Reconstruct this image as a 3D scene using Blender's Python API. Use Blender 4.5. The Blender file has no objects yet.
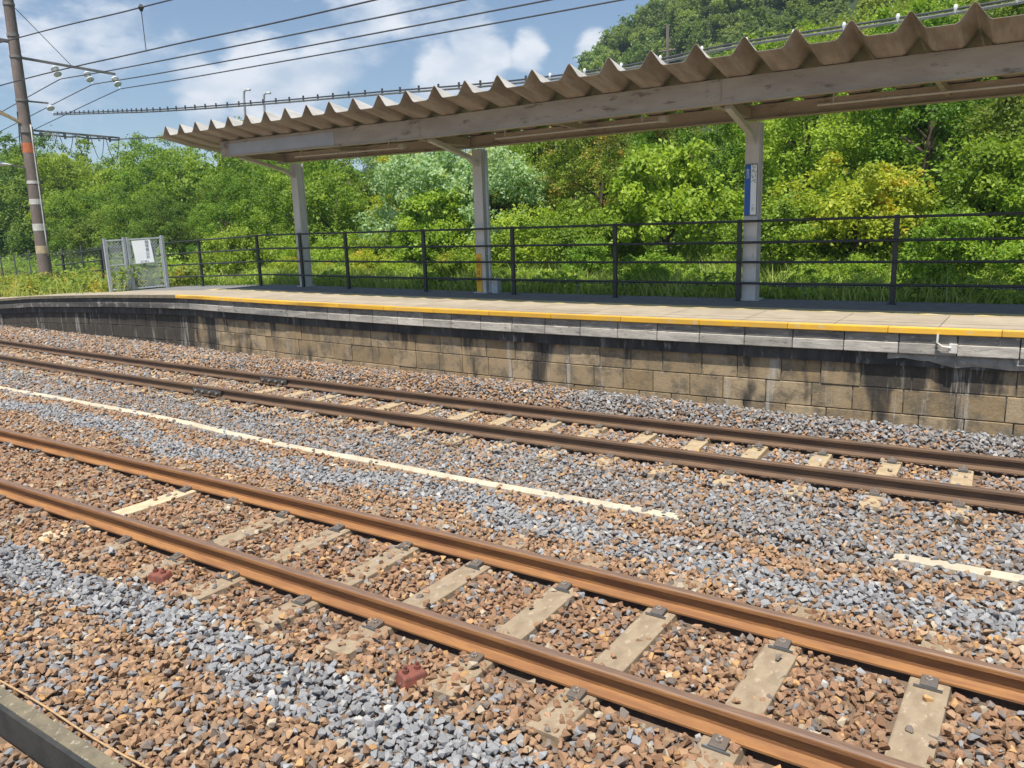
import bpy, math, random
import numpy as np
from mathutils import Vector, Matrix
random.seed(7); RNG = np.random.default_rng(7)
SC = bpy.context.scene; COL = SC.collection
R = math.radians

# ------------------------------------------------------------------ camera, sky, sun, exposure
CAM_H = 2.518; FPX = 789.08
Fv = Vector((-0.55698493, 0.80558225, -0.20200253)); Rv = Vector((0.82602638, 0.56260836, -0.03394482)); Uv = Vector((-0.08630297, 0.18576617, 0.97879657))
cam = bpy.data.cameras.new('camera'); co = bpy.data.objects.new('camera', cam); COL.objects.link(co)
cam.sensor_width = 36; cam.lens = FPX / 1024 * 36; cam.clip_start = .05; cam.clip_end = 3000
m = Matrix((Rv, Uv, -Fv)).transposed().to_4x4(); m.translation = (0, 0, CAM_H); co.matrix_world = m
SC.camera = co

SUN_AZ = math.atan2(.28, -.96); SUN_EL = R(69)      # direction towards the sun (x = sin, y = cos)
sl = bpy.data.lights.new('sun', 'SUN'); sl.energy = 5.0; sl.angle = R(.6); sl.color = (1, .93, .81)
so = bpy.data.objects.new('sun', sl); COL.objects.link(so)
sd = Vector((math.sin(SUN_AZ) * math.cos(SUN_EL), math.cos(SUN_AZ) * math.cos(SUN_EL), math.sin(SUN_EL)))
so.rotation_euler = sd.to_track_quat('Z', 'Y').to_euler(); so.location = sd * 60

W = bpy.data.worlds.new('World'); SC.world = W; W.use_nodes = True
nt = W.node_tree; nt.nodes.clear()
def nn(t, k, **kw):
    n = t.nodes.new(k)
    for a, b in kw.items(): setattr(n, a, b)
    return n
def mathn(t, op, a, b=None, c=None, clamp=False):
    n = nn(t, 'ShaderNodeMath', operation=op); n.use_clamp = clamp
    for i, v in enumerate((a, b, c)):
        if v is None: continue
        if isinstance(v, (int, float)): n.inputs[i].default_value = v
        else: t.links.new(v, n.inputs[i])
    return n.outputs[0]
sky = nn(nt, 'ShaderNodeTexSky', sky_type='NISHITA', sun_disc=False, sun_elevation=SUN_EL, sun_rotation=SUN_AZ, air_density=1.0, dust_density=.05, ozone_density=3.0)
bg = nn(nt, 'ShaderNodeBackground'); bg.inputs[1].default_value = .084
nt.links.new(sky.outputs[0], bg.inputs[0])
tc = nn(nt, 'ShaderNodeTexCoord'); mp = nn(nt, 'ShaderNodeMapping'); mp.inputs['Scale'].default_value = (1, 1, 2.2)
nt.links.new(tc.outputs['Generated'], mp.inputs[0])
ns = nn(nt, 'ShaderNodeTexNoise'); ns.inputs['Scale'].default_value = 7.5; ns.inputs['Detail'].default_value = 9; ns.inputs['Roughness'].default_value = .58
nt.links.new(mp.outputs[0], ns.inputs['Vector'])
# cloud banks: direction, angular radius (rad), strength
CLOUDS = [((-.864, .458, .215), .12, .24), ((-.88, .445, .144), .045, .30), ((-.758, .632, .158), .065, .46), ((-.803, .577, .150), .045, .36),
          ((-.716, .672, .175), .05, .36), ((-.576, .792, .196), .045, .38), ((-.621, .763, .175), .04, .38), ((-.469, .861, .198), .028, .46), ((-.64, .73, .25), .10, .22), ((-.529, .826, .195), .03, .36),
          ((.4, .8, .5), .3, .2), ((-.2, -.8, .5), .4, .2), ((.8, -.2, .4), .3, .2), ((-.9, -.3, .35), .3, .2)]
acc = None
for d, rad, st in CLOUDS:
    v = Vector(d).normalized()
    dn = nn(nt, 'ShaderNodeVectorMath', operation='DISTANCE'); dn.inputs[1].default_value = v
    nt.links.new(tc.outputs['Generated'], dn.inputs[0])
    q = mathn(nt, 'DIVIDE', dn.outputs['Value'], rad); q = mathn(nt, 'SUBTRACT', 1.3, q, clamp=True)
    q = mathn(nt, 'MULTIPLY', q, st)
    acc = q if acc is None else mathn(nt, 'MAXIMUM', acc, q)
ssum = mathn(nt, 'ADD', ns.outputs[0], acc)
cr = nn(nt, 'ShaderNodeMapRange'); cr.interpolation_type = 'SMOOTHSTEP'; cr.inputs['From Min'].default_value = .60; cr.inputs['From Max'].default_value = .80
nt.links.new(ssum, cr.inputs['Value'])
ns2 = nn(nt, 'ShaderNodeTexNoise'); ns2.inputs['Scale'].default_value = 12; ns2.inputs['Detail'].default_value = 5
nt.links.new(mp.outputs[0], ns2.inputs['Vector'])
cc = nn(nt, 'ShaderNodeMixRGB'); cc.inputs[1].default_value = (.58, .66, .78, 1); cc.inputs[2].default_value = (.95, .96, 1, 1)
cf = nn(nt, 'ShaderNodeMapRange'); cf.inputs['From Min'].default_value = .38; cf.inputs['From Max'].default_value = .6
nt.links.new(ns2.outputs[0], cf.inputs['Value']); nt.links.new(cf.outputs[0], cc.inputs[0])
bc = nn(nt, 'ShaderNodeBackground'); bc.inputs[1].default_value = .80; nt.links.new(cc.outputs[0], bc.inputs[0])
mx = nn(nt, 'ShaderNodeMixShader'); cfm = mathn(nt, 'MULTIPLY', cr.outputs[0], .93)
nt.links.new(cfm, mx.inputs[0]); nt.links.new(bg.outputs[0], mx.inputs[1]); nt.links.new(bc.outputs[0], mx.inputs[2])
wo = nn(nt, 'ShaderNodeOutputWorld'); nt.links.new(mx.outputs[0], wo.inputs[0])

vs = SC.view_settings; vs.view_transform = 'Standard'; vs.look = 'None'; vs.gamma = 1; vs.use_curve_mapping = False; vs.exposure = 0.5
SC.render.engine = 'CYCLES'; SC.cycles.use_denoising = True; SC.cycles.max_bounces = 6; SC.cycles.diffuse_bounces = 4
SC.cycles.volume_bounces = 0; SC.cycles.use_adaptive_sampling = True

# ------------------------------------------------------------------ helpers
def tag(o, label=None, cat=None, group=None, kind=None):
    if label: o['label'] = label
    if cat: o['category'] = cat
    if group: o['group'] = group
    if kind: o['kind'] = kind
    return o
def empty(name, loc=(0, 0, 0), label=None, cat=None, group=None, rz=0):
    o = bpy.data.objects.new(name, None); COL.objects.link(o); o.location = loc; o.rotation_euler = (0, 0, rz); o.empty_display_size = .1
    return tag(o, label, cat, group)
class MB:
    def __init__(s): s.v = []; s.f = []; s.t = []
    def add(s, vs, fs, tone=None):
        b = len(s.v); s.v += [tuple(x) for x in vs]; s.f += [tuple(b + i for i in f) for f in fs]; s.t += [tone if tone is not None else .5] * len(fs)
    def hexa(s, p, tone=None):  # p: 4 bottom, 4 top (ccw)
        s.add(p, [(3, 2, 1, 0), (4, 5, 6, 7), (0, 1, 5, 4), (1, 2, 6, 5), (2, 3, 7, 6), (3, 0, 4, 7)], tone)
    def box(s, x0, x1, y0, y1, z0, z1, tone=None):
        s.hexa([(x0, y0, z0), (x1, y0, z0), (x1, y1, z0), (x0, y1, z0), (x0, y0, z1), (x1, y0, z1), (x1, y1, z1), (x0, y1, z1)], tone)
    def bar(s, a, b, w, h, up=(0, 0, 1)):
        a = Vector(a); b = Vector(b); d = (b - a).normalized(); u = Vector(up)
        sd = d.cross(u)
        if sd.length < 1e-4: sd = d.cross(Vector((1, 0, 0)))
        sd.normalize(); u = sd.cross(d).normalized(); sd *= w / 2; u = u * h / 2
        s.hexa([a - sd - u, b - sd - u, b + sd - u, a + sd - u, a - sd + u, b - sd + u, b + sd + u, a + sd + u])
    def tube(s, pts, r, n=8, r1=None, cap=True):
        pts = [Vector(p) for p in pts]; N = len(pts); rs = r if isinstance(r, (list, tuple)) else [r + ((r1 if r1 is not None else r) - r) * i / (N - 1) for i in range(N)]
        vs = []; ref = None
        for i, p in enumerate(pts):
            d = (pts[min(i + 1, N - 1)] - pts[max(i - 1, 0)]).normalized()
            if ref is None:
                ref = d.orthogonal().normalized()
            ref = (ref - d * ref.dot(d)).normalized(); b = d.cross(ref)
            for k in range(n):
                a = 2 * math.pi * k / n; vs.append(p + (ref * math.cos(a) + b * math.sin(a)) * rs[i])
        fs = [(i * n + k, i * n + (k + 1) % n, (i + 1) * n + (k + 1) % n, (i + 1) * n + k) for i in range(N - 1) for k in range(n)]
        if cap: fs += [tuple(reversed(range(n))), tuple((N - 1) * n + k for k in range(n))]
        s.add(vs, fs)
    def extrude(s, prof, path, closed=True, cap=True):   # prof: (u,z) ; path: fn list of (x,y,z,nx,ny)
        n = len(prof); vs = []
        for (x, y, z, nx, ny) in path:
            for (u, w) in prof: vs.append((x + nx * u, y + ny * u, z + w))
        fs = []
        for i in range(len(path) - 1):
            for k in range(n if closed else n - 1):
                k2 = (k + 1) % n; fs.append((i * n + k, (i + 1) * n + k, (i + 1) * n + k2, i * n + k2))
        if closed and cap: fs += [tuple(range(n)), tuple((len(path) - 1) * n + k for k in reversed(range(n)))]
        s.add(vs, fs)
    def build(s, name, mat, parent=None, smooth=False, bevel=0, loc=None):
        me = bpy.data.meshes.new(name); me.from_pydata(s.v, [], s.f); me.update()
        a = me.attributes.new('tone', 'FLOAT', 'FACE'); a.data.foreach_set('value', np.array(s.t, dtype=np.float32))
        if smooth: me.polygons.foreach_set('use_smooth', [True] * len(me.polygons))
        if mat: me.materials.append(mat)
        o = bpy.data.objects.new(name, me); COL.objects.link(o)
        if parent: o.parent = parent
        if loc: o.location = loc
        if bevel:
            b = o.modifiers.new('bevel', 'BEVEL'); b.width = bevel; b.segments = 2; b.limit_method = 'ANGLE'
        return o
def copy_tree(o, parent=None):
    c = o.copy(); COL.objects.link(c); c.parent = parent
    for ch in list(o.children): copy_tree(ch, c)
    return c
def local(o, root):   # shift a mesh built in world space so that it sits under a root placed at root.location
    o.data.transform(Matrix.Translation(-Vector(root.location))) if root.rotation_euler.z == 0 else None
    return o

# ------------------------------------------------------------------ materials
def new_mat(name):
    m = bpy.data.materials.new(name); m.use_nodes = True; t = m.node_tree; t.nodes.clear()
    out = nn(t, 'ShaderNodeOutputMaterial'); b = nn(t, 'ShaderNodeBsdfPrincipled'); t.links.new(b.outputs[0], out.inputs[0])
    return m, t, b
def noise(t, scale, detail=4, rough=.6, vec=None, stretch=None):
    n = nn(t, 'ShaderNodeTexNoise'); n.inputs['Scale'].default_value = scale; n.inputs['Detail'].default_value = detail; n.inputs['Roughness'].default_value = rough
    c = nn(t, 'ShaderNodeTexCoord'); src = vec or c.outputs['Object']
    if stretch:
        mp = nn(t, 'ShaderNodeMapping'); mp.inputs['Scale'].default_value = stretch; t.links.new(src, mp.inputs[0]); src = mp.outputs[0]
    t.links.new(src, n.inputs['Vector']); return n.outputs[0]
def ramp(t, v, a, b, smooth=True):
    r = nn(t, 'ShaderNodeMapRange'); r.interpolation_type = 'SMOOTHSTEP' if smooth else 'LINEAR'
    r.inputs['From Min'].default_value = a; r.inputs['From Max'].default_value = b; t.links.new(v, r.inputs['Value']); return r.outputs[0]
def mix(t, f, a, b, mode='MIX'):
    n = nn(t, 'ShaderNodeMixRGB', blend_type=mode)
    for i, v in enumerate((f, a, b)):
        if isinstance(v, (int, float)): n.inputs[i].default_value = v
        elif isinstance(v, tuple): n.inputs[i].default_value = v + (1,) if len(v) == 3 else v
        else: t.links.new(v, n.inputs[i])
    return n.outputs[0]
def bump(t, b, h, dist=.01, strength=.6):
    n = nn(t, 'ShaderNodeBump'); n.inputs['Distance'].default_value = dist; n.inputs['Strength'].default_value = strength
    t.links.new(h, n.inputs['Height']); t.links.new(n.outputs[0], b.inputs['Normal'])
def pmat(name, c1, c2=None, scale=6, rough=.7, bumpd=.004, metal=0, stretch=None, c3=None, lo=.35, hi=.65, tone=None):
    m, t, b = new_mat(name); c2 = c2 or tuple(x * .75 for x in c1)
    n = noise(t, scale, 6, .65, stretch=stretch); col = mix(t, ramp(t, n, lo, hi), c1, c2)
    if c3:
        n3 = noise(t, scale * 2.7, 5, .7, stretch=stretch); col = mix(t, ramp(t, n3, .56, .68), col, c3)
    if tone is not None:
        at = nn(t, 'ShaderNodeAttribute', attribute_name='tone'); k = mathn(t, 'MULTIPLY_ADD', at.outputs['Fac'], tone, 1 - tone / 2)
        col = mix(t, 1.0, col, k, 'MULTIPLY')
    t.links.new(col, b.inputs['Base Color']); b.inputs['Roughness'].default_value = rough; b.inputs['Metallic'].default_value = metal
    if bumpd: bump(t, b, noise(t, scale * 6, 6, .7, stretch=stretch), bumpd)
    return m
M = {}
M['rust'] = pmat('rust_near', (.33, .158, .056), (.23, .105, .043), 5, .75, .006, stretch=(.5, 4, 4), c3=(.24, .105, .05))
M['rust_far'] = pmat('rust_far', (.16, .095, .055), (.105, .065, .042), 3, .7, .002, stretch=(1, 6, 6), c3=(.12, .07, .045))
M['railtop'] = pmat('rail_running_face', (.25, .15, .095), (.15, .10, .08), 14, .6, .0005, metal=.1, stretch=(.4, 8, 8))
M['plate'] = pmat('steel_plate', (.10, .10, .105), (.15, .11, .08), 30, .6, .002)
M['bolt'] = pmat('bolt', (.34, .32, .29), (.16, .12, .09), 40, .5, .001)
M['sleeper'] = pmat('sleeper_concrete', (.35, .275, .19), (.26, .20, .135), 7, .9, .012, c3=(.45, .37, .27), stretch=(1, .6, 1))
M['sleeper_far'] = pmat('sleeper_far_concrete', (.47, .37, .235), (.35, .27, .17), 5, .9, .004)
M['sleeper_pale'] = pmat('sleeper_pale_concrete', (.62, .50, .33), (.48, .38, .25), 5, .9, .004)
M['fish'] = pmat('joint_steel', (.035, .035, .038), (.07, .06, .05), 20, .5, .002)
M['redrust'] = pmat('red_rust', (.24, .075, .05), (.15, .055, .04), 20, .7, .004)
M['duct'] = pmat('cream_duct', (.58, .52, .40), (.47, .41, .31), 4, .8, .003, c3=(.42, .34, .26))
M['kerb'] = pmat('kerb_concrete', (.20, .17, .115), (.14, .12, .085), 8, .9, .006, c3=(.42, .38, .3))
M['blackside'] = pmat('kerb_shade_mortar_black', (.025, .028, .03), (.045, .045, .042), 6, .8, .004)  # kerb side's shade painted near-black; same colour fills the wall joints
M['thincable'] = pmat('thin_cable', (.5, .34, .2), (.4, .27, .15), 20, .7, 0)
M['deckbase'] = pmat('deck_base', (.16, .15, .14), None, 5, .9)
M['paver'] = pmat('deck_paver', (.39, .335, .255), (.33, .28, .215), 2.5, .9, .003, c3=(.36, .30, .24), tone=.18)
M['asphalt'] = pmat('deck_asphalt', (.20, .20, .205), (.15, .15, .155), 6, .95, .004)
M['tactile'] = pmat('tactile_yellow', (.62, .47, .17), (.58, .50, .34), 9, .85, .006, tone=.2)
M['yellow'] = pmat('edge_yellow', (.78, .43, .03), (.66, .38, .06), 3, .75, .002, c3=(.55, .45, .26), tone=.3)
def grime(m, x0, x1, col, amt=.85):
    t = m.node_tree; b = [n for n in t.nodes if n.type == 'BSDF_PRINCIPLED'][0]; src = b.inputs['Base Color'].links[0].from_socket
    c = nn(t, 'ShaderNodeTexCoord'); sp = nn(t, 'ShaderNodeSeparateXYZ'); t.links.new(c.outputs['Object'], sp.inputs[0])
    k = mathn(t, 'MULTIPLY', ramp(t, sp.outputs['X'], x0, x1), amt); k = mathn(t, 'MULTIPLY', k, ramp(t, noise(t, 2.5, 5, .7), .3, .5))
    t.links.new(mix(t, k, src, col), b.inputs['Base Color']); return m
M['coping_hi'] = pmat('coping_upper', (.13, .125, .12), (.25, .235, .215), 3.5, .9, .008, c3=(.44, .41, .37), stretch=(1, 1, 4), tone=.5)
M['coping_lo'] = pmat('coping_lower', (.50, .47, .42), (.32, .30, .27), 3, .9, .008, c3=(.16, .15, .14), stretch=(1, 1, 4), tone=.5)
grime(M['coping_hi'], -12, -17, (.05, .048, .045), .95); grime(M['coping_lo'], -13, -18, (.055, .052, .05), .9)
M['white'] = pmat('pillar_paint', (.62, .60, .575), (.54, .52, .50), 3, .55, .001, c3=(.46, .41, .37), stretch=(1, 1, .25))
M['beige'] = pmat('beam_paint', (.46, .395, .32), (.36, .30, .24), 1.6, .6, .001, stretch=(.6, 1, 2), c3=(.20, .155, .12))
M['whitewash'] = pmat('repainted_panel', (.44, .455, .49), (.39, .40, .43), 2, .6, 0)
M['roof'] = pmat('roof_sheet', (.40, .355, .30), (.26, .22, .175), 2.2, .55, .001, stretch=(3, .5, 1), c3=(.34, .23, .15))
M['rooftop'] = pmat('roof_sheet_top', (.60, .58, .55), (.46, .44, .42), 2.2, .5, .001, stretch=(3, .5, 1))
M['black'] = pmat('railing_paint', (.022, .024, .028), (.035, .035, .038), 8, .45, .001)
M['greyrail'] = pmat('grey_pipe', (.13, .14, .15), (.09, .10, .10), 8, .6, .001)
M['galv'] = pmat('galvanised', (.50, .53, .57), (.40, .43, .47), 12, .5, .001, metal=.3)
M['signwhite'] = pmat('sign_white', (.88, .91, .93), (.82, .86, .90), 3, .5, 0)
M['signblue'] = pmat('sign_blue', (.02, .13, .46), (.02, .11, .40), 3, .5, 0)
M['signyellow'] = pmat('sign_yellow', (.90, .50, .02), (.82, .44, .02), 6, .5, 0)
M['signblack'] = pmat('sign_black', (.02, .02, .022), None, 3, .6, 0)
M['signtext'] = pmat('sign_text_grey', (.12, .14, .18), None, 3, .6, 0)
M['pole'] = pmat('pole_concrete', (.22, .175, .15), (.155, .125, .115), 3, .9, .006, stretch=(1, 1, .3), c3=(.24, .21, .2))
M['orange'] = pmat('pole_orange', (.62, .19, .08), None, 8, .7, 0)
M['tape'] = pmat('pole_white', (.66, .65, .62), (.52, .50, .47), 8, .7, 0)
M['bandtan'] = pmat('pole_tan', (.58, .46, .30), None, 8, .7, 0)
M['porcelain'] = pmat('porcelain', (.75, .78, .82), None, 8, .25, 0)
M['wire'] = pmat('wire', (.05, .055, .065), None, 8, .6, 0)
M['armsteel'] = pmat('arm_steel', (.26, .25, .245), (.19, .17, .16), 10, .6, .001)
M['trunk'] = pmat('bark', (.11, .085, .06), (.07, .055, .04), 8, .95, .01, stretch=(1, 1, .3))
M['soil'] = pmat('ballast_bed', (.22, .145, .095), (.16, .11, .08), 10, .95, .02, c3=(.17, .15, .14))
M['earth'] = pmat('earth_grass', (.075, .10, .028), (.11, .085, .05), .8, .95, .03, c3=(.05, .08, .02))
M['hillsoil'] = pmat('hill_undergrowth', (.035, .060, .018), (.022, .04, .012), .35, .95, .1)
M['farhill'] = pmat('far_hill', (.045, .075, .035), (.03, .055, .025), .08, .95, .6)

def wall_mat():
    m, t, b = new_mat('wall_blocks'); at = nn(t, 'ShaderNodeAttribute', attribute_name='tone')
    c = nn(t, 'ShaderNodeTexCoord'); sp = nn(t, 'ShaderNodeSeparateXYZ'); t.links.new(c.outputs['Object'], sp.inputs[0])
    base = mix(t, at.outputs['Fac'], (.27, .19, .10), (.44, .335, .21))
    base = mix(t, ramp(t, noise(t, 3.2, 6, .7), .42, .62), base, (.17, .135, .09))
    base = mix(t, mathn(t, 'MULTIPLY', ramp(t, noise(t, 17, 6, .7), .50, .66), .5), base, (.32, .27, .20))
    fl = ramp(t, sp.outputs['X'], -11.5, -21)                 # old grime: heavier towards the platform's far end
    st = noise(t, 1.0, 5, .62, stretch=(1.5, 1, .35))
    k = mathn(t, 'MULTIPLY_ADD', fl, .38, st); k = mathn(t, 'MULTIPLY_ADD', ramp(t, sp.outputs['Z'], .35, .80), .03, k)
    k = mathn(t, 'MULTIPLY_ADD', mathn(t, 'MULTIPLY', ramp(t, sp.outputs['X'], -2.0, -1.2), ramp(t, sp.outputs['Z'], .36, .48)), .17, k)  # dark patch below the cement haunch: its shadow, painted into the wall
    base = mix(t, mathn(t, 'MULTIPLY', ramp(t, k, .555, .66), .9), base, (.030, .028, .027))
    base = mix(t, mathn(t, 'MULTIPLY', ramp(t, noise(t, 1.5, 6, .75, stretch=(2.2, 1, .22)), .55, .68), .75), base, (.45, .42, .38))
    t.links.new(base, b.inputs['Base Color']); b.inputs['Roughness'].default_value = .95
    bump(t, b, noise(t, 30, 7, .75), .012, .8); return m
M['wall'] = wall_mat()
M['band'] = pmat('stain_shade_band', (.030, .029, .029), (.075, .072, .07), 2.2, .95, .01, stretch=(1.5, 1, .4), c3=(.19, .18, .17))  # black stain, with the shade of the coping overhang painted in
M['cement'] = pmat('patched_cement', (.33, .315, .29), (.20, .19, .175), 4, .95, .02, c3=(.42, .40, .36))

def stone_mat():
    m, t, b = new_mat('ballast_stone'); at = nn(t, 'ShaderNodeAttribute', attribute_name='scol', attribute_type='INSTANCER')
    col = mix(t, ramp(t, noise(t, 14, 4, .7), .4, .7), at.outputs['Color'], mix(t, 1.0, at.outputs['Color'], (.62, .58, .55), 'MULTIPLY'))
    t.links.new(col, b.inputs['Base Color']); b.inputs['Roughness'].default_value = .85
    bump(t, b, noise(t, 60, 4, .7), .004, .5); return m
M['stone'] = stone_mat()
def leaf_mat(name, ca, cb, cc=None, attr=None, spots=None, trans=.42):
    m, t, b = new_mat(name); at = nn(t, 'ShaderNodeAttribute', attribute_name='tone')
    oi = nn(t, 'ShaderNodeObjectInfo')
    col = mix(t, at.outputs['Fac'], ca, cb)
    if cc is not None: col = mix(t, ramp(t, noise(t, 1.1, 2, .5), spots[0], spots[1]), col, cc)
    if attr:
        a2 = nn(t, 'ShaderNodeAttribute', attribute_name='scol', attribute_type='INSTANCER'); col = mix(t, 1.0, col, a2.outputs['Color'], 'MULTIPLY')
    else:
        hs = nn(t, 'ShaderNodeHueSaturation'); t.links.new(col, hs.inputs['Color'])
        t.links.new(mathn(t, 'MULTIPLY_ADD', oi.outputs['Random'], .035, .485), hs.inputs['Hue']); t.links.new(mathn(t, 'MULTIPLY_ADD', oi.outputs['Random'], -.3, 1.15), hs.inputs['Value'])
        col = hs.outputs[0]
    t.links.new(col, b.inputs['Base Color']); b.inputs['Roughness'].default_value = .55
    b.inputs['Specular IOR Level'].default_value = .35
    tr = nn(t, 'ShaderNodeBsdfTranslucent'); t.links.new(mix(t, 1.0, col, (1.3, 1.25, .6), 'MULTIPLY'), tr.inputs[0])
    ms = nn(t, 'ShaderNodeMixShader'); ms.inputs[0].default_value = trans
    out = [n for n in t.nodes if n.type == 'OUTPUT_MATERIAL'][0]
    t.links.new(b.outputs[0], ms.inputs[1]); t.links.new(tr.outputs[0], ms.inputs[2]); t.links.new(ms.outputs[0], out.inputs[0])
    return m
L = {}
L['mid'] = leaf_mat('leaf_mid', (.12, .22, .026), (.34, .47, .055))
L['dark'] = leaf_mat('leaf_dark', (.085, .165, .026), (.22, .33, .05))
L['bright'] = leaf_mat('leaf_bright', (.18, .31, .035), (.42, .56, .07))
L['yellow'] = leaf_mat('leaf_yellow', (.21, .31, .03), (.44, .53, .06), (.68, .50, .08), spots=(.56, .72))
L['orange'] = leaf_mat('leaf_orange', (.19, .28, .03), (.40, .46, .07), (.66, .42, .14), spots=(.50, .66))
L['pale'] = leaf_mat('leaf_pale', (.22, .38, .16), (.54, .68, .44))
L['olive'] = leaf_mat('leaf_olive', (.13, .19, .035), (.30, .37, .08))
L['grass'] = leaf_mat('leaf_grass', (.30, .40, .07), (.60, .66, .24), trans=.4)
L['weed'] = leaf_mat('leaf_weed', (.12, .22, .035), (.30, .38, .06), (.46, .38, .06), spots=(.5, .66))
L['forest'] = leaf_mat('leaf_forest', (.55, .55, .55), (1.15, 1.15, 1.1), attr=True)

# ------------------------------------------------------------------ layout curves (all lines bend gently together)
def quad(d, a, c):
    def f(X):
        X = np.asarray(X, float)
        def q(x): return d + a * x + c * x * x
        lo, hi = -34., 3.
        return np.where(X < lo, q(lo) + (a + 2 * c * lo) * (X - lo), np.where(X > hi, q(hi) + (a + 2 * c * hi) * (X - hi), q(X)))
    return f
N1 = quad(3.632, 0, -.0012)               # near track, near rail (head centre)
F1 = quad(8.0127, .0489, .0021)           # far track, near rail
_edq = quad(9.991, .0685, .00538)          # platform edge
def ED(X):
    X = np.asarray(X, float)
    return np.where(X < -14.84, np.interp(X, [-600, -60, -25.76, -23.85, -19.7, -17, -14.84], [50, 13.2, 10.78, 10.71, 10.52, 10.35, 10.159]), _edq(X))
G = 1.132
DECK = 1.174
def DZ(X): return float(np.interp(X, [-38, -31, -25.76, -23.85, -19.7, -15.7, 60], [.25, .52, .78, .90, 1.06, DECK, DECK]))
def P(X, c, z): return (X, float(ED(X)) + c, z)

def slab(mb, X0, X1, c0, c1, z0, z1, tone=None, n=1):
    for i in range(n):
        a = X0 + (X1 - X0) * i / n; b = X0 + (X1 - X0) * (i + 1) / n
        da, db = DZ(a), DZ(b)
        mb.hexa([P(a, c0, da + z0), P(b, c0, db + z0), P(b, c1, db + z0), P(a, c1, da + z0), P(a, c0, da + z1), P(b, c0, db + z1), P(b, c1, db + z1), P(a, c1, da + z1)], tone)

# ------------------------------------------------------------------ terrain and ground
def sstep(x, a, b):
    t = np.clip((x - a) / (b - a), 0, 1); return t * t * (3 - 2 * t)
def T(X, Y):
    X = np.asarray(X, float); Y = np.asarray(Y, float)
    c = Y - ED(X)
    base = np.interp(X, [-60, -36, -30, -24.3, -19.2, -14.8], [.0, .06, .34, .62, .90, .95])
    z = base * sstep(X, -75, -30) + .25 * sstep(c, 4, 10)
    right = sstep(X + (Y - 12) * .35, -13, -3)
    z = z + right * .30 * np.clip(c - 4.5, 0, 18)
    z = z + 4.5 * np.exp(-((X - 6) / 19.) ** 2 - ((Y - 52) / 15.) ** 2)
    d = np.clip(X + 80 + (Y - 140) * -.25, 0, None)
    z = z + 88 * (1 - np.exp(-d / 46.)) * sstep(Y, 68, 150) * (1 + .06 * np.sin(X * .11 + Y * .07) + .04 * np.sin(X * .27 - Y * .13)) * sstep(-X, -260, -120)
    # far ridge beyond the left end
    z = z + 36 * np.exp(-((Y - (-.55 * X + 215)) / 70.) ** 2) * sstep(-X, 150, 330)
    return z
def grid(name, xs, cs, zf, mat, curved=True):
    xs = np.asarray(xs, float); cs = np.asarray(cs, float)
    XX, CC = np.meshgrid(xs, cs, indexing='ij'); YY = CC + (ED(XX) if curved else 0); ZZ = zf(XX, YY)
    v = np.stack([XX, YY, ZZ], -1).reshape(-1, 3); nx, ny = XX.shape
    i, j = np.meshgrid(np.arange(nx - 1), np.arange(ny - 1), indexing='ij'); a = (i * ny + j).ravel()
    f = np.stack([a, a + ny, a + ny + 1, a + 1], -1)
    me = bpy.data.meshes.new(name); me.from_pydata(v.tolist(), [], f.tolist()); me.update(); me.materials.append(mat)
    me.polygons.foreach_set('use_smooth', [True] * len(me.polygons))
    o = bpy.data.objects.new(name, me); COL.objects.link(o); tag(o, kind='structure'); return o
xs = np.unique(np.concatenate([np.arange(-60, 20, 1.0), np.arange(-160, 160, 4.0), np.arange(-560, 400, 20.0)]))
cs = np.unique(np.concatenate([np.arange(.42, 16, .8), np.arange(16, 60, 2.), np.arange(60, 260, 5.), np.arange(260, 620, 20.)]))
near_t = grid('terrain', xs, cs, T, M['hillsoil'])
def strip_z(X, Y):
    c = Y - ED(X); g = np.zeros_like(c) - .215
    w = F1(X) + G + .12 - ED(X)
    rise = np.interp(X, [-26, -14, -7, -3, 0], [.12, .19, .26, .21, .16])
    return np.where(X > -38, g + rise * sstep(c, w, w + .6), g)
grid('track_bed', xs, np.unique(np.concatenate([np.arange(-14, .4, .2), [.30]])), strip_z, M['soil'])
grid('ground', np.arange(-560, 400, 40.), [-600, -200, -60, -14], lambda X, Y: X * 0 - .215, M['earth'])

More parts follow.
